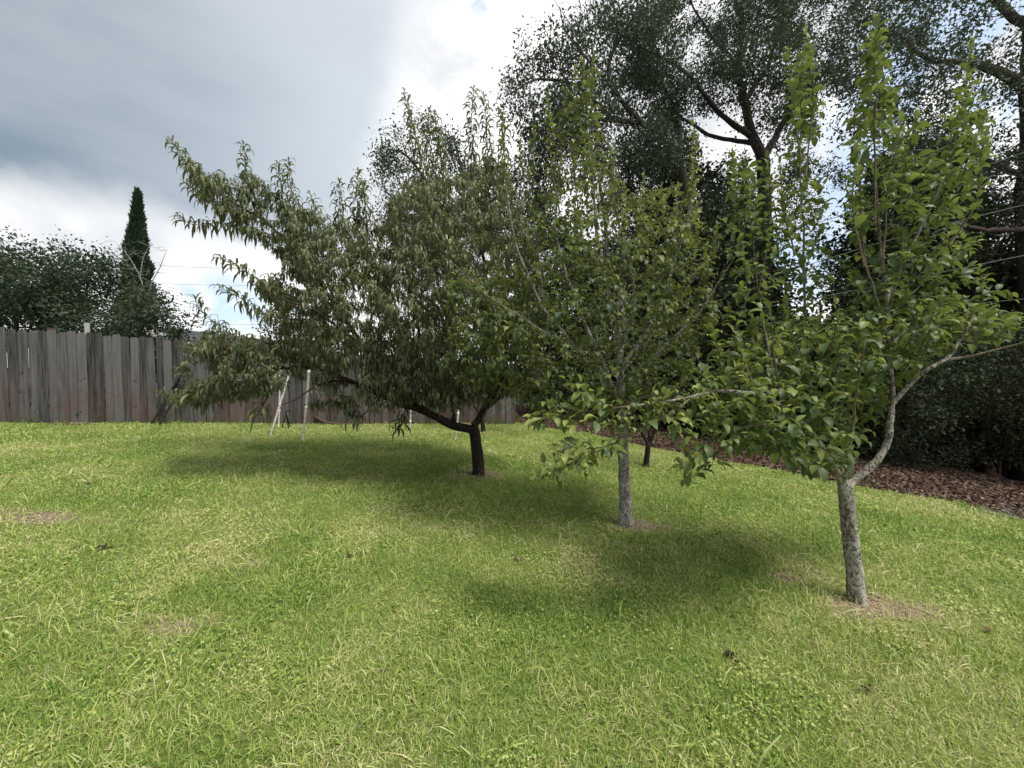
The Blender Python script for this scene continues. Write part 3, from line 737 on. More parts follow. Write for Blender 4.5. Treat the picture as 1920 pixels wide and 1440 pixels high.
# --- middle pear tree
Tq = TREES0['mid']; Y0 = Tq[1]
mt = empty('pear_tree', Tq); tag(mt, 'upright pear tree with straight lichen spotted trunk, standing between peach and rightmost tree', 'tree', 'fruit trees on the lawn')
pl = Plant(0.06)
pl.limb([Tq-[0,0,.06]]+lp(Y0, [(1172,940),(1169,880),(1168,820),(1164,760),(1163,700),(1162,650,.05),(1168,600,.1),(1160,540,.15)]), .061, .027, 18, wig=.004, lump=.16, flare=.45)
L = lambda pts, r0, r1, **k: pl.limb(lp(Y0, pts), r0, r1, **k)
L([(1164,745),(1130,700,-.2),(1080,655,-.3),(1020,620,-.4),(950,578,-.5),(895,540,-.5),(850,490,-.5)], .026, .004, wig=.008)
L([(1163,700),(1150,600,.2),(1125,470,.3),(1110,330,.3),(1100,180,.25),(1092,110,.25)], .026, .003, wig=.008, leafy=.55)
L([(1163,660),(1190,560,.1),(1170,450,.0),(1150,370,-.1),(1145,270,-.1)], .022, .003, wig=.008, leafy=.5)
L([(1164,690),(1220,610,.1),(1262,500,.2),(1290,390,.2),(1300,250,.2)], .024, .003, wig=.008, leafy=.5)
L([(1163,720),(1230,665,-.3),(1300,600,-.4),(1340,540,-.4),(1385,470,-.4)], .020, .003, wig=.008)
L([(1140,700,.1),(1078,560,.2),(1042,430,.3),(1050,300,.3),(1060,170,.3)], .022, .003, wig=.008, leafy=.55)
L([(1163,770),(1110,755,.1),(1050,720,.2),(990,700,.3)], .018, .003, wig=.008)
L([(1080,655,-.3),(1010,560,-.4),(960,430,-.4),(945,300,-.35),(940,225,-.35)], .014, .0025, wig=.008, leafy=.45)
L([(1163,700,0),(1190,670,.6),(1230,620,.9),(1260,560,1.0)], .016, .003, wig=.008)
L([(1165,760,0),(1210,745,-.3),(1260,740,-.5),(1300,750,-.6)], .016, .003, wig=.008)
for P in ([(1120,500),(1112,330),(1110,200),(1112,95)], [(1095,480),(1078,330),(1076,200),(1080,125)], [(1130,520),(1140,400),(1150,330),(1152,275)], [(1180,520),(1195,430),(1205,370),(1207,325)],
          [(1200,560),(1222,450),(1235,390),(1240,345)], [(1250,540),(1262,440),(1268,400),(1270,360)], [(1290,420),(1302,330),(1305,280),(1302,238)], [(1020,560),(1000,400),(1000,300),(1003,235)],
          [(900,545),(862,460),(840,420),(815,385)], [(890,560),(860,520),(850,470),(830,440)], [(1010,450),(985,350),(978,300),(975,255)], [(1300,590),(1330,500),(1340,450),(1345,420)],
          [(1050,400),(1032,300),(1030,230),(1028,180)], [(1160,560),(1165,450),(1172,400),(1170,345)], [(1230,660),(1245,600),(1250,540),(1252,470)], [(1090,640),(1095,690),(1085,600),(1088,560)]):
    pl.limb(lp(Y0+.3*rng.standard_normal(), P), .008, .002, 5, leafy=.85, wig=.004)
A = np.vstack([
  region([(1060,300),(1110,250),(1160,340),(1215,360),(1300,330),(1330,460),(1350,560),(1310,690),(1250,770),(1160,800),(1090,790),(1000,770),(940,720),(880,700),(860,600),(880,540),(950,480),(1000,380)], 1600, Y0+.05, 1.05, 120),
  region([(830,520),(900,500),(960,560),(940,700),(860,740),(820,680),(840,600)], 120, Y0-.4, .4, 40),
  region([(1060,180),(1120,120),(1140,300),(1130,420),(1050,420),(1000,300)], 80, Y0+.3, .3, 60)])
pl.grow(A, up=.75, rt=.0015, kr=.0065, maxr=.014, upcost=1.4)
V, Q, T = foliage(pl, 'ovate', .019, .090, .25, .85, start=.1, ct=.45, rollv=.4, fold=.38, maxlen=.7, tip_light=.45, lift=.15, tintb=.06)
T = np.clip(T + .22*np.exp(-((V[:,0]-mt.location[0]-.35)/.5)**2-((V[:,2]-2.9)/.55)**2), 0, 1)   # lighter, yellower tint in the middle of the crown
print('mid leaves', len(T)//21)
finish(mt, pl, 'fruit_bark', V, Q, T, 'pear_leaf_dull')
for q in ((985,636,-.5),(992,628,-.48),(1008,648,-.5)): fruit(mt, at(q[0],q[1],Y0+q[2]), .020, 'green_fruit')

# --- right pear tree
Tq = TREES0['right']; Y0 = Tq[1]
rt_ = empty('pear_tree', Tq); tag(rt_, 'nearest pear tree with forked pale trunk, big leaves and a long low branch reaching left', 'tree', 'fruit trees on the lawn')
pl = Plant(0.045)
pl.limb([Tq-[0,0,.05]]+lp(Y0, [(1604,1090),(1598,1040),(1591,980),(1586,930),(1583,903)]), .051, .043, 18, wig=.003, lump=.16, flare=.42)
L = lambda pts, r0, r1, **k: pl.limb(lp(Y0, pts), r0, r1, **k)
L([(1585,912),(1612,892,.0),(1645,862,.0),(1664,825,.0),(1670,780,.0),(1674,735,.05),(1668,690,.1)], .027, .013, k=12, wig=.006)
L([(1668,690,.1),(1663,630,.15),(1664,560,.2),(1650,470,.2),(1645,380,.2),(1640,250,.2),(1640,60,.2)], .012, .002, k=8, wig=.004, leafy=.8)
L([(1674,755,.0),(1705,722,-.05),(1740,692,-.1),(1776,672,-.12),(1800,640,-.1),(1825,590,-.05)], .017, .005, wig=.003)
L([(1776,674,-.12),(1820,668,-.2),(1870,655,-.25),(1930,640,-.3)], .009, .003, wig=.003)
L([(1674,640,.1),(1700,620,.2),(1745,605,.3),(1800,580,.4)], .010, .003, wig=.003)
L([(1668,650,.1),(1650,580,0),(1638,540,-.05),(1625,500,-.05),(1615,420,0),(1610,300,0)], .009, .002, wig=.003, leafy=.4)
L([(1582,908),(1560,870,-.1),(1520,810,-.2),(1470,765,-.3),(1420,740,-.35),(1360,733,-.4),(1310,740,-.42),(1250,753,-.45),(1190,762,-.48),(1120,768,-.5),(1060,778,-.52),(1005,788,-.55)], .021, .002, k=10, wig=.004, leafy=.5)
L([(1583,905),(1560,875,.3),(1530,840,.5),(1490,820,.6),(1440,805,.7),(1390,770,.8),(1360,740,.85)], .020, .004, wig=.004)
L([(1583,905),(1566,850,.1),(1545,790,.2),(1520,730,.25),(1508,660,.3),(1510,600,.3)], .022, .012, wig=.004)
L([(1510,600,.3),(1506,430,.3),(1500,300,.3),(1503,100,.3)], .009, .002, wig=.004, leafy=.9)
L([(1583,905),(1590,850,-.3),(1600,790,-.5),(1610,720,-.6),(1620,640,-.65)], .014, .003, wig=.004)
L([(1540,840,0),(1470,800,-.3),(1400,800,-.5),(1350,820,-.55),(1305,850,-.6),(1282,895,-.6)], .012, .002, wig=.004, leafy=.45)
L([(1300,742,-.42),(1250,780,-.5),(1205,800,-.5),(1150,832,-.52),(1095,858,-.52),(1040,885,-.52),(1003,895,-.52)], .006, .0018, wig=.003, leafy=.6)
L([(1150,832,-.52),(1110,842,-.5),(1070,838,-.5),(1040,835,-.5)], .003, .0014, leafy=.7)
L([(1150,765,-.5),(1100,740,-.5),(1080,725,-.5),(1062,712,-.5)], .004, .0016, leafy=.7)
L([(1420,740,-.35),(1400,690,-.35),(1390,660,-.3),(1375,640,-.3)], .008, .003, leafy=.7)
L([(1664,560,.2),(1720,440,.3),(1770,330,.4),(1805,200,.45),(1822,70,.45)], .010, .002, wig=.004, leafy=.75)
L([(1664,600,.2),(1690,480,.1),(1690,380,.1),(1700,300,.1),(1720,210,.1)], .009, .002, wig=.004, leafy=.6)
L([(1470,765,-.3),(1440,650,-.2),(1420,520,-.1),(1405,400,-.1),(1398,295,-.1)], .008, .002, wig=.004, leafy=.6)
L([(1470,765,-.3),(1455,700,-.4),(1450,640,-.4),(1445,590,-.4)], .007, .002, wig=.004)
for P in ([(1640,420),(1640,250),(1642,130),(1640,22)], [(1655,500),(1665,350),(1680,280),(1690,220)], [(1620,500),(1600,400),(1600,330),(1610,260)], [(1740,400),(1780,300),(1820,240),(1850,170)],
          [(1780,460),(1830,380),(1840,300),(1850,250)], [(1503,300),(1485,200),(1480,130),(1478,95)], [(1510,330),(1522,220),(1525,130),(1512,62)], [(1490,480),(1470,400),(1465,340),(1462,300)],
          [(1420,560),(1440,450),(1445,380),(1440,300)], [(1400,520),(1385,420),(1378,340),(1372,290)], [(1750,600),(1830,560),(1880,545),(1900,560)], [(1800,640),(1850,610),(1890,600),(1915,590)], [(1700,560),(1760,500),(1800,470),(1840,450)],
          [(1330,735),(1350,690),(1345,650),(1330,610)], [(1500,720),(1480,660),(1475,600),(1470,560)], [(1560,800),(1570,700),(1570,620),(1566,560)], [(1720,700),(1740,640),(1760,600),(1765,560)], [(1060,770),(1045,760),(1030,775),(985,782)]):
    pl.limb(lp(Y0+(.15*rng.standard_normal() if P[0][0] > 1320 else -.5), P), .006, .0018, 5, leafy=.85, wig=.003)
A = np.vstack([
  region([(1340,650),(1420,610),(1560,590),(1700,560),(1850,560),(1920,600),(1890,640),(1770,650),(1700,710),(1625,780),(1590,885),(1540,895),(1450,850),(1390,830),(1310,790),(1290,740)], 1150, Y0+.12, .62, 90),
  region([(1300,690),(1400,680),(1500,710),(1590,800),(1590,880),(1530,885),(1420,850),(1300,800)], 190, Y0-.42, .25, 50),
  region([(1610,120),(1650,40),(1690,200),(1760,260),(1820,120),(1850,200),(1850,300),(1800,420),(1860,540),(1700,600),(1590,580),(1590,350)], 400, Y0+.25, .45, 80),
  region([(1480,110),(1525,110),(1545,300),(1560,560),(1480,600),(1455,420),(1480,250)], 150, Y0+.3, .22, 40),
  region([(1375,310),(1430,300),(1450,450),(1460,600),(1370,640),(1345,520)], 80, Y0-.1, .25, 40),
  region([(1255,770),(1340,760),(1400,790),(1380,850),(1310,895),(1270,870)], 45, Y0-.5, .25, 40),
  region([(985,775),(1045,715),(1090,700),(1160,740),(1250,735),(1250,790),(1120,805),(1010,810)], 60, Y0-.5, .12, 20), region([(998,905),(1030,840),(1110,825),(1190,805),(1200,820),(1150,865),(1060,905)], 34, Y0-.52, .10, 20),
  region([(1180,745),(1300,735),(1310,775),(1200,790)], 22, Y0-.45, .12, 20)])
pl.grow(A, up=.6, rt=.0014, kr=.007, maxr=.010, upcost=.9)
V, Q, T = foliage(pl, 'ovate', .019, .096, .25, .75, start=.12, ct=.5, rollv=.4, fold=.36, maxlen=.55, tip_light=.5, lift=.12, tintb=.08)
T = np.clip(T + .30*(V[:,0] < 1.02) + .25*np.exp(-((V[:,0]-1.3)/.2)**2-((V[:,2]-1.6)/.22)**2), 0, 1)   # young yellow-green growth, with the low branch's sunlit look put into its tint
print('right leaves', len(T)//21)
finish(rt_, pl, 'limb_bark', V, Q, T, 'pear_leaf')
for q in ((1848,622,-.1),): fruit(rt_, at(q[0],q[1],Y0+q[2]), .032, 'green_fruit')

def simple_fruit_tree(base_px, Y, limbs, reg, n, label, name='fruit_tree', bark='peach_bark', leaf='pear_leaf_dull', kind='ovate', Ls=.075, ratio=.27, droop=.9, hd=.8, r0=.045, up=.5, sp=.032):
    p = gp(*base_px); Y = p[1]
    t = empty(name, p); tag(t, label, 'tree', 'fruit trees on the lawn'); pl = Plant(.07)
    top = lp(Y, limbs[0]); pl.limb([p-[0,0,.05]]+top, r0, r0*.75, 10, wig=.012, lump=.2, flare=.4)
    for l_ in limbs[1:]: pl.limb(lp(Y, l_), r0*.55, .004, wig=.012)
    pl.grow(region(reg, n, Y, hd, 80), up=up, rt=.0016, kr=.006, maxr=.012)
    V, Q, T = foliage(pl, kind, sp*.6, Ls, ratio, droop, start=.15, ct=.45, rollv=.45, maxlen=.6)
    finish(t, pl, bark, V, Q, T, leaf)
simple_fruit_tree((1211,876), 0, [[(1214,850),(1216,830)], [(1216,835),(1190,790),(1150,740,.2),(1120,690,.3)], [(1216,835),(1240,780),(1270,720,-.2),(1290,660,-.2)], [(1216,835),(1216,760,.3),(1210,650,.4)]],
   [(1060,720),(1110,600),(1200,560),(1290,600),(1330,700),(1320,790),(1270,835),(1220,810),(1140,800),(1080,775)], 170, 'small dark stemmed fruit tree standing behind the straight trunked pear', bark='peach_bark', Ls=.07, hd=.9, r0=.05)
simple_fruit_tree((906,810), 0, [[(905,796),(903,780)], [(903,782),(880,740),(860,690,.2),(850,640,.3)], [(903,782),(925,740),(960,700,-.2),(990,650,-.2)], [(903,782),(905,700,.3),(905,620,.4)]],
   [(820,700),(850,600),(920,560),(1010,590),(1040,680),(1020,745),(960,765),(900,775),(850,770)], 150, 'far peach tree with crooked stem just right of the dark trunk', name='peach_tree', leaf='peach_leaf', kind='lance', Ls=.12, ratio=.14, droop=1.5, hd=1.2, r0=.06, up=.1, sp=.03)

# ------------------------------------------------------------------ trees beyond the fence
def ragged(A, p=.14, s=.45):
    k = rng.random(len(A)) < p; d = rng.standard_normal(A.shape)*s; d[:, 2] = np.abs(d[:, 2])
    return A + d*k[:, None]
def big_tree(name, label, cat, group, limbs, regs, leaf, bark, seg=.3, Ls=.10, ratio=.30, sp=.10, per=14, jit=.2, up=.25, start=.1, maxlen=1.6, kr=.012, rt=.006, maxr=.09, kind='small', hdr=None, base=None, extra_bare=None, tk=4, droop=.5, ct=.3):
    t = empty(name, base); tag(t, label, cat, group); pl = Plant(seg)
    for P, r0, r1 in limbs: pl.limb(P, r0, r1, 9, wig=seg*.14, lump=.15, flare=.2 if r0 > .15 else 0)
    for poly, n, Y, hd, ed in regs: pl.grow(ragged(region(poly, n, Y, hd, ed, (1.5 if Y < 21 else 1.2) if leaf == 'oak_leaf' else (2.4 if leaf == 'cypress_leaf' else 0))), up=up, rt=rt, kr=kr, maxr=maxr, upcost=.5, wig=.08, k=tk)
    V, Q, T = foliage(pl, kind, sp, Ls, ratio, droop, start=start, ct=ct, rollv=.9, fold=.3, per=per, jit=jit, maxlen=maxlen, tip_light=.1)
    print(name, len(T)//9)
    finish(t, pl, bark, V, Q, T, leaf); return t
def foot(px, Y):
    p = at(px, 700, Y); p[2] = float(gz(p[0], p[1]))-.1; return p
gB = 'tall trees beyond the lawn'
# oak with the forked limbs against the sky
b = foot(1440, 17); Yk = 17
big_tree('oak_tree', 'tall oak with dark forked limbs spread against the bright sky, between the pear trees', 'tree', gB,
  [([b]+lp(Yk, [(1440,560),(1434,420),(1430,300)]), .36, .24), (lp(Yk, [(1430,300),(1408,255),(1396,190),(1383,120),(1392,50),(1375,-30),(1380,-120)]), .19, .05),
   (lp(Yk, [(1408,255),(1350,215,-1),(1305,155,-2),(1255,112,-2.5),(1200,90,-3)]), .12, .03), (lp(Yk, [(1430,300),(1470,225,1),(1510,165,1.5),(1600,110,2),(1700,60,2)]), .15, .04),
   (lp(Yk, [(1415,270),(1340,255,1),(1260,215,1.5),(1180,225,2)]), .10, .03), (lp(Yk, [(1396,190),(1440,120,.5),(1470,40,1),(1500,-60,1)]), .10, .03),
   (lp(Yk, [(1383,120),(1330,60,1),(1290,-10,1)]), .08, .03)],
  [([(1180,40),(1300,-80),(1600,-120),(1640,40),(1580,200),(1500,260),(1380,220),(1260,240),(1190,160)], 480, Yk, 3.5, 120), ([(1200,250),(1330,240),(1420,330),(1400,470),(1300,480),(1220,380)], 60, Yk, 2.5, 80),
   ([(1450,330),(1560,260),(1600,380),(1560,400),(1480,420)], 30, Yk, 2, 60)],
  'oak_leaf', 'oak_bark', base=b, sp=.085, per=18, Ls=.14, jit=.25, rt=.011, kr=.016)
b = foot(1290, 14.5); Yk = 14.5
big_tree('oak_tree', 'dark oak whose leaning limbs rise behind the middle pear tree', 'tree', gB,
  [([b]+lp(Yk, [(1320,560),(1300,430),(1275,320)]), .30, .17), (lp(Yk, [(1280,335),(1250,270),(1205,232),(1150,225),(1060,215)]), .13, .04), (lp(Yk, [(1205,232),(1165,190),(1142,130),(1160,75),(1188,30),(1200,-30)]), .09, .02),
   (lp(Yk, [(1275,320),(1270,230,1),(1240,150,1.5),(1180,60,2)]), .10, .03), (lp(Yk, [(1150,225),(1080,160,-1),(1010,150,-1.5),(950,180,-2)]), .07, .02), (lp(Yk, [(1165,190),(1110,120),(1060,60),(1050,10)]), .05, .015)],
  [([(1030,60),(1110,0),(1260,40),(1290,160),(1270,330),(1130,330),(1030,310),(960,260),(930,190),(960,150),(1010,130)], 400, Yk, 3, 110), ([(1000,250),(1150,220),(1340,260),(1380,460),(1300,540),(1100,540),(990,430)], 300, Yk+1, 2, 80)],
  'oak_leaf', 'oak_bark', base=b, sp=.085, per=17, Ls=.13, jit=.24, rt=.011, kr=.016)
b = foot(840, 22); Yk = 22
big_tree('oak_tree', 'far round crowned oak showing between the peach tree top shoots', 'tree', gB,
  [([b]+lp(Yk, [(845,560),(850,420)]), .40, .25), (lp(Yk, [(850,440),(800,340),(760,290),(730,280)]), .15, .04), (lp(Yk, [(850,440),(870,340),(850,260)]), .15, .04), (lp(Yk, [(850,440),(940,360),(980,300)]), .13, .04), (lp(Yk, [(850,500),(770,440),(720,420)]), .10, .03)],
  [([(708,290),(722,240),(770,225),(830,240),(880,300),(960,300),(1040,330),(1040,520),(900,560),(800,540),(740,480),(700,420),(712,360)], 330, Yk, 4.5, 90)],
  'oak_leaf', 'oak_bark', base=b, sp=.11, per=16, Ls=.17, jit=.32, rt=.011, kr=.016)
b = foot(1950, 11); Yk = 11
big_tree('oak_tree', 'huge thick dark trunked oak at the right border with a horizontal limb', 'tree', gB,
  [([b]+lp(Yk, [(1942,640),(1938,420),(1942,260),(1948,120),(1955,-40),(1970,-200)]), .38, .24), (lp(Yk, [(1940,170),(1880,140,-.5),(1830,120,-1),(1790,117,-1.3),(1740,112,-1.5),(1690,70,-1.6)]), .15, .03), (lp(Yk, [(1948,70),(1850,-10,1),(1760,-60,2),(1650,-90,2)]), .12, .03),
   (lp(Yk, [(1940,340),(1850,300,1.5),(1790,250,2.5),(1740,230,3)]), .09, .02), (lp(Yk, [(1945,200),(1990,120),(2080,60)]), .15, .05), (lp(Yk, [(1938,430),(1850,430,-1),(1790,420,-2),(1740,440,-2)]), .08, .02)],
  [([(1600,-60),(1750,-160),(2050,-160),(2150,100),(2100,420),(1930,480),(1880,330),(1790,300),(1640,330),(1560,250),(1560,60)], 480, Yk, 3.2, 110), ([(1700,330),(1850,350),(1960,420),(2050,620),(1960,700),(1800,640),(1720,500)], 110, Yk+2.6, 1.6, 80)],
  'oak_leaf', 'oak_bark', base=b, sp=.08, per=13, Ls=.10, jit=.18, rt=.011, kr=.016)
# bushy evergreen masses filling the view under the oaks
def bushy(name, label, poly, n, px, Y, hd, leaf='shrub_leaf', per=26, Ls=.165, group='dark evergreens under the tall trees', cat='tree', sp=.12, r0=.09, ed=90, jit=.17, seg=.3, bark='oak_bark'):
    b = foot(px, Y); top = at(px, min(q[1] for q in poly)+40, Y)
    mid = [b*(1-t)+top*t + np.array([.15*math.sin(5*t+px), .1*math.cos(4*t), 0]) for t in (.33, .66)]
    return big_tree(name, label, cat, group, [([b]+mid+[top], r0, .02), ([mid[0], mid[0]+[.6,.2,.8], mid[0]+[1.2,-.2,1.4]], r0*.5, .01), ([mid[0], mid[0]+[-.6,-.2,.8], mid[0]+[-1.2,.2,1.5]], r0*.5, .01)],
        [(poly, n, Y, hd, ed)], leaf, bark, seg=seg, Ls=Ls, sp=sp, per=per, jit=jit, base=b, start=.0, maxlen=2.2, rt=.004, kr=.008, maxr=.04, ratio=.32)
bushy('evergreen_tree', 'dark bushy evergreen right of the fence end, behind the straight trunked pear', [(985,800),(975,640),(1020,520),(1120,470),(1220,500),(1290,600),(1300,760),(1250,815),(1100,805)], 230, 1120, 13.0, 1.6)
bushy('evergreen_tree', 'tall dark evergreen filling the gap left of the tall upright leafy shoot', [(1230,800),(1230,560),(1290,430),(1380,400),(1440,460),(1440,560),(1400,640),(1440,760),(1380,840)], 230, 1340, 11.5, 1.6)
bushy('evergreen_tree', 'broad evergreen behind the forked pear tree with sky showing over it', [(1380,860),(1370,690),(1430,600),(1520,590),(1600,520),(1700,520),(1760,640),(1740,800),(1600,880)], 260, 1540, 10.5, 1.5)
bushy('evergreen_tree', 'dark evergreen growing below the great oak limb at the right', [(1570,560),(1590,400),(1650,300),(1740,330),(1800,420),(1860,560),(1830,640),(1700,640)], 240, 1700, 12.5, 1.6)
bushy('evergreen_shrub', 'low overhanging evergreen shrub in deep shade at the right border', [(1690,780),(1700,690),(1790,640),(1900,620),(2050,600),(2150,760),(2060,830),(1930,790),(1830,770),(1760,800)], 240, 1990, 8.6, 1.2, Ls=.085, sp=.07, per=14, r0=.05, ed=60, cat='shrub', jit=.12, seg=.2)
bushy('evergreen_shrub', 'small shrub rising from the leaf litter behind the pale forked trunk', [(1640,860),(1650,800),(1720,770),(1790,800),(1800,870),(1730,880)], 60, 1720, 8.8, .8, Ls=.07, sp=.07, per=10, r0=.03, ed=40, cat='shrub', jit=.12, seg=.2)
for i, (px, Y, w_, lab) in enumerate(((1080, 24, 300, 'far dark tree behind the evergreen at the fence end'), (1330, 22, 300, 'far dark tree filling in behind the leaning limbs'), (1760, 17, 330, 'far dark tree in the gloom behind the nearest pear tree'), (2020, 13, 320, 'far dark tree in the shade beyond the great trunk at the right'))):
    bushy('evergreen_tree', lab, [(px-w_*.5,830),(px-w_*.55,640),(px-w_*.35,470+40*(i%2)),(px,430 if i < 2 else 330),(px+w_*.35,480),(px+w_*.55,640),(px+w_*.5,830)], 230, px, Y, 2.5, Ls=.34, sp=.16, per=22, jit=.4, seg=.5, r0=.2, group='far trees in the woodland')
bushy('evergreen_tree', 'tall dark evergreen rising behind the uppermost shoots of the nearest pear tree', [(1580,640),(1560,500),(1600,340),(1700,260),(1800,280),(1900,360),(1980,560),(1900,700)], 330, 1760, 15.0, 2.0, Ls=.2, sp=.13, per=22, jit=.26, r0=.16)
bushy('evergreen_tree', 'dark leafy tree filling the view below the forked oak limbs', [(1200,620),(1170,450),(1230,330),(1330,290),(1430,380),(1480,520),(1450,640)], 280, 1330, 15.5, 2.0, Ls=.2, sp=.13, per=22, jit=.28, r0=.16)
bushy('evergreen_shrub', 'added shrub filling in for the shade behind the stump at the right', [(1690,880),(1680,740),(1780,690),(1950,680),(2120,700),(2140,870),(1900,858),(1760,850)], 260, 1880, 10.6, 1.0, Ls=.14, sp=.11, per=22, r0=.05, ed=60, cat='shrub', jit=.2, seg=.25)  # added dark foliage standing in for the shade under the trees
# woodland floor growth closing the view low down
x = rng.random(26000)*20+0.5; y = 11.5+rng.random(26000)*9; k = (x > (y-12)*.1+.3) ; x, y = x[k], y[k]; n = len(x)
hgt = rng.random(n)**.7*(1.2+1.6*vnoise(x, y, .6, 51)); ang = rng.random(n)*6.28; el = .8*rng.standard_normal(n)*.5+.2; Lx = .13+.12*rng.random(n)
V, Q, T = leaves('small', np.c_[x, y, gz(x, y)+hgt], np.c_[np.cos(ang)*np.cos(el), np.sin(ang)*np.cos(el), np.sin(el)], Lx, Lx*.33, .4+0*Lx, rng.standard_normal(n), rng.random(n)*.9, fold=.3)
o = qmesh('undergrowth', V, Q, M['shrub_leaf'], None, {'tint': T}); tag(o, 'tangled dark undergrowth closing the view below the tall trees', 'undergrowth', None, 'stuff')

# left, beyond the fence
gL = 'trees beyond the fence on the left'
def hedge(label, poly, n, px, Y, hd, **k): return bushy('evergreen_tree', label, poly, n, px, Y, hd, leaf=k.pop('leaf', 'hedge_leaf'), group=gL, **k)
hedge('dense dark green tree over the fence at the left border', [(-140,640),(-160,510),(-60,470),(20,475),(60,470),(110,490),(150,520),(170,640)], 420, 30, 12.0, 1.6, Ls=.125, sp=.11, jit=.19, per=24, seg=.25)
hedge('loose airy tree with reddish new growth between the dense tree and the cypress', [(100,640),(100,520),(95,470),(150,455),(200,480),(235,510),(250,560),(250,640)], 210, 170, 13.2, 1.4, Ls=.12, sp=.13, jit=.22, per=16, leaf='cypress_leaf')
hedge('olive green bushy tree at the cypress foot, above the fence', [(200,650),(205,570),(240,545),(290,545),(330,590),(350,640),(340,700),(210,700)], 170, 272, 10.8, 1.1, Ls=.11, sp=.11, jit=.16, per=24, seg=.25, leaf='hedge_leaf')
hedge('small pale green bush showing over the fence near the white roof edge', [(480,660),(490,600),(520,570),(580,560),(620,600),(620,680)], 80, 545, 13.5, 1.2, Ls=.11, sp=.13, jit=.16, leaf='hedge_leaf')
# cypress
b = foot(254, 15.0); cy = empty('cypress_tree', b); tag(cy, 'slim pointed dark cypress rising high above the fence at the left', 'tree', gL)
topz = at(258, 360, 15.0); pl = Plant(.3); pl.limb([b, (b+topz)/2, topz], .14, .01, 8)
n = 17000; tt = 1-rng.random(n)**.75*.78
H_ = topz[2]-b[2]; rad = np.minimum(.74*(1-tt)**.85+.01, .50)*(1+.16*(vnoise(tt*30, rng.random(n)*0+1.0, 1.0, 61)-.5)); a = rng.random(n)*6.283
rad *= (1+.55*(vnoise(a*1.6, tt*16, 1.0, 62)-.5)+.3*(vnoise(a*3, tt*50, 1.0, 65)-.5)); rr_ = rad*np.sqrt(.35+.65*rng.random(n))
x = b[0]+(topz[0]-b[0])*tt + rr_*np.cos(a); y = b[1]+rr_*np.sin(a); z = b[2]+H_*tt
D = np.c_[np.cos(a)*.45, np.sin(a)*.45, 1+0*a]+rng.standard_normal((n, 3))*.25; Lx = .10+.12*rng.random(n)
V, Q, T = leaves('small', np.c_[x, y, z], D, Lx, Lx*.2, 0*Lx, rng.standard_normal(n), np.clip(rng.random(n)*.6+.45*(vnoise(a*2, tt*14, 1.0, 63)-.3), 0, 1), fold=.3)
finish(cy, pl, 'oak_bark', V, Q, T, 'cypress_leaf')
# leafless tree
b = foot(290, 13.0); bt_ = empty('bare_tree', b); tag(bt_, 'leafless pale twigged tree beside the cypress', 'tree', gL); pl = Plant(.15)
pl.limb([b]+lp(13.0, [(284,640),(278,570)]), .05, .03, 7)
for P in ([(278,580),(285,530),(300,500),(312,470)], [(278,580),(262,520),(240,480),(215,455)], [(280,575),(300,550),(325,545)], [(262,520),(270,480),(285,455)], [(240,490),(205,480),(190,455)]): pl.limb(lp(13.0, P), .022, .005, 5, wig=.02)
pl.grow(region([(180,450),(230,440),(280,460),(318,460),(315,500),(300,540),(325,560),(300,590),(240,560),(200,500)], 90, 13.0, .8, 40), up=.5, rt=.004, kr=.012, maxr=.012, leafy=False, wig=.05)
pl.wood.build('trunk', M['bare_bark'], bt_)
b = foot(1130, 15.5); bt_ = empty('bare_tree', b); tag(bt_, 'leafless twigs standing above the oak crown at the top of the picture', 'tree', gB); pl = Plant(.2)
pl.limb([b]+lp(15.5, [(1140,500),(1120,300),(1115,150),(1110,80)]), .10, .03, 7)
for P in ([(1112,120),(1080,60),(1050,20),(1030,-20)], [(1112,120),(1150,70),(1180,20),(1190,-40)], [(1110,90),(1100,30),(1095,-30)], [(1112,140),(1060,95),(1010,50)], [(1150,70),(1200,40),(1240,0)]): pl.limb(lp(15.5, P), .03, .006, 5, wig=.03)
pl.grow(region([(1000,40),(1040,-40),(1250,-60),(1240,10),(1180,60),(1100,90),(1030,90)], 110, 15.5, 1.2, 50), up=.5, rt=.005, kr=.012, maxr=.014, leafy=False, wig=.05)
pl.wood.build('trunk', M['bare_bark'], bt_)

# stump in the litter
p = gp(1853, 893); q = Geo(); P = [p-[0,0,.1], p+[0,0,.10], p+[0.02,0,.26], p+[.0,.03,.42]]; q.tube(P, [.20,.13,.10,.085], 12, lump=.5)
for a in (0.2, 1.6, 2.9, 4.4, 5.4): q.tube([p+[0,0,.1], p+[.18*math.cos(a),.18*math.sin(a),.04], p+[.34*math.cos(a),.34*math.sin(a),-.04]], [.06,.045,.02], 6)
o = q.build('tree_stump', M['dead_wood']); tag(o, 'short splintered tree stump in the leaf litter at the right', 'stump')

# ------------------------------------------------------------------ houses glimpsed through the leaves, overhead wires
m, gg, out = newmat('roof_shingle'); ob = gg.n('ShaderNodeTexCoord').outputs['Object']; n1 = gg.noise(gg.mapv(ob,(6,6,30)), 1, 4)
gg.l(principled(gg, gg.mix(n1, (0.04,0.042,0.048), (0.10,0.10,0.11)), .9, .2), out.inputs['Surface']); M['roof_shingle'] = m
m, gg, out = newmat('siding'); ob = gg.n('ShaderNodeTexCoord').outputs['Object']; n1 = gg.n('ShaderNodeTexWave'); n1.bands_direction = 'Z'; gg.l(ob, n1.inputs[0]); n1.inputs['Scale'].default_value = 2.2
gg.l(principled(gg, gg.mix(gg.noise(ob, 3, 3), (0.30,0.31,0.32), (0.38,0.38,0.38)), .7, .3, bump=n1.outputs['Fac'], bstr=.4, bdist=.02), out.inputs['Surface']); M['siding'] = m
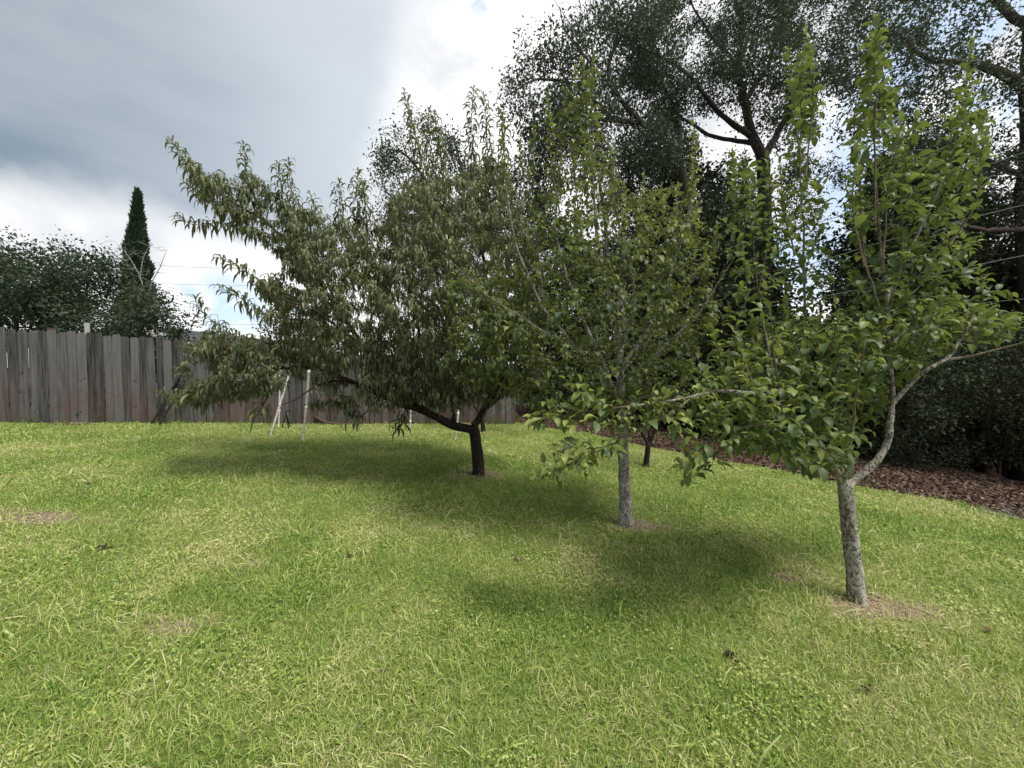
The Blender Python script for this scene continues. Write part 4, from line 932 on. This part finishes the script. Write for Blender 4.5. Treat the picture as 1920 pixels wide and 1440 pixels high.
m, gg, out = newmat('white_trim'); gg.l(principled(gg, (0.78,0.78,0.76), .6, .3), out.inputs['Surface']); M['white_trim'] = m
m, gg, out = newmat('window_glass'); gg.l(principled(gg, (0.03,0.04,0.05), .08, .6), out.inputs['Surface']); M['window_glass'] = m
def house(c, w, d, hw, hr, rz_, label, name='house'):
    t = empty(name, c); t_ = tag(t, label, 'house', 'houses glimpsed through the trees')
    co, si = math.cos(rz_), math.sin(rz_); T = lambda x, y, z: (c[0]+x*co-y*si, c[1]+x*si+y*co, c[2]+z)
    q = Geo(); V = [T(-w/2,-d/2,-.3),T(w/2,-d/2,-.3),T(w/2,d/2,-.3),T(-w/2,d/2,-.3),T(-w/2,-d/2,hw),T(w/2,-d/2,hw),T(w/2,d/2,hw),T(-w/2,d/2,hw),T(-w/2,0,hw+hr),T(w/2,0,hw+hr)]
    q.add(V, [[0,1,5,4],[1,2,6,5],[2,3,7,6],[3,0,4,7],[5,6,9,9][:4] if 0 else [5,6,9,5],[7,4,8,7]][:4]); q.add(V, [[5,6,9,5]][:0] or [[0,3,2,1]])
    o = q.build('wall', M['siding'], t, False)
    for tri in ([T(w/2,-d/2,hw),T(w/2,d/2,hw),T(w/2,0,hw+hr)], [T(-w/2,d/2,hw),T(-w/2,-d/2,hw),T(-w/2,0,hw+hr)]):
        qmesh('gable', np.array(tri), [[0,1,2]], M['siding'], t, None, False)
    e = .45; q = Geo(); th = .10
    for sg in (-1, 1):
        a = [T(-w/2-e, sg*(d/2+e), hw-e*hr/(d/2)), T(w/2+e, sg*(d/2+e), hw-e*hr/(d/2)), T(w/2+e, 0, hw+hr+.01), T(-w/2-e, 0, hw+hr+.01)]
        V = np.array(a+[(x,y,z+th) for x,y,z in a]); q.add(V, [[0,1,2,3],[7,6,5,4],[0,4,5,1],[1,5,6,2],[2,6,7,3],[3,7,4,0]])
    q.build('roof', M['roof_shingle'], t, False)
    for sx in (-1, 1):
        q = Geo()
        for sg in (-1, 1):
            a0 = np.array(T(sx*(w/2+e+.02), sg*(d/2+e), hw-e*hr/(d/2)-.06)); a1 = np.array(T(sx*(w/2+e+.02), sg*.01, hw+hr-.04)); ex = np.array([co*.03*sx, si*.03*sx, 0])
            V = [a0-ex, a0+ex, a1+ex, a1-ex]; V = V+[v+[0,0,.2] for v in V]; q.add(V, [[0,1,2,3],[7,6,5,4],[0,4,5,1],[1,5,6,2],[2,6,7,3],[3,7,4,0]])
        q.build('bargeboard', M['white_trim'], t, False)
    for k_ in (-.28, .05, .33):
        q = Geo(); x0, x1 = k_*w-.5, k_*w+.5; V = [T(x0,-d/2-.03,.9),T(x1,-d/2-.03,.9),T(x1,-d/2-.03,2.1),T(x0,-d/2-.03,2.1)]; fr = qmesh('window', np.array([T(x0-.08,-d/2-.015,.82),T(x1+.08,-d/2-.015,.82),T(x1+.08,-d/2-.015,2.18),T(x0-.08,-d/2-.015,2.18)]), [[0,1,2,3]], M['white_trim'], t, None, False)
        pn = qmesh('pane', np.array(V)-np.array(t.location), [[0,1,2,3]], M['window_glass'], None, None, False); pn.parent = fr
    return t
p = at(415, 650, 19.0); p[2] = float(gz(p[0], p[1]))-.2
house(p, 8.5, 5.6, 1.6, .9, R(90), 'grey roofed house with white roof edges beyond the fence, behind the drooping peach twigs')
p = at(1462, 690, 27.0); p[2] = float(gz(p[0], p[1]))-1.4
house(p, 9.0, 6.5, 2.6, 1.5, R(12), 'dark roofed house just visible through the leaves of the forked pear')
def wire(name, pts, r, label, grp, sag=.0):
    P = np.array([at(*q) for q in pts]); d = P[-1]-P[0]; P = np.array([P[0]-d*.6] + list(P) + [P[-1]+d*.25]); P = smooth_poly(P, 1.0); q = Geo(); q.tube(P, r, 6)
    o = q.build(name, M['wire']); tag(o, label, 'wire', grp); return o
m, gg, out = newmat('wire'); gg.l(principled(gg, (0.22,0.22,0.22), .6, .3), out.inputs['Surface']); M['wire'] = m
gW = 'overhead wires crossing the right side'
wire('overhead_wire', [(1276,606,9.5),(1560,553,7.2),(1660,532,6.6),(1925,478,5.4)], .006, 'lowest long pale wire slanting behind the nearest pear tree', gW)
wire('overhead_wire', [(1400,455,10),(1580,404,7.6),(1690,367,6.7),(1925,284,5.2)], .006, 'uppermost wire slanting across the great oak trunk', gW)
wire('overhead_wire', [(1440,520,9.2),(1640,458,7.2),(1827,407,6.0),(1925,383,5.4)], .007, 'thick middle wire crossing in front of the dark evergreens', gW)
wire('overhead_wire', [(1500,600,8.5),(1700,580,7),(1800,572,6.3),(1925,560,5.4)], .005, 'low thin wire running level with the fruiting branch', gW)
gV = 'distant wires at the left'
wire('overhead_wire', [(250,494,16),(330,500,16),(430,503,17),(600,506,19)], .006, 'upper of the distant wires beside the cypress', gV)
wire('overhead_wire', [(250,528,15),(330,533,16),(440,535,17),(600,538,19)], .006, 'middle distant wire beside the cypress', gV)
wire('overhead_wire', [(330,611,16),(420,608,17),(520,610,18),(650,611,20)], .006, 'lowest distant wire just above the white roof edge', gV)
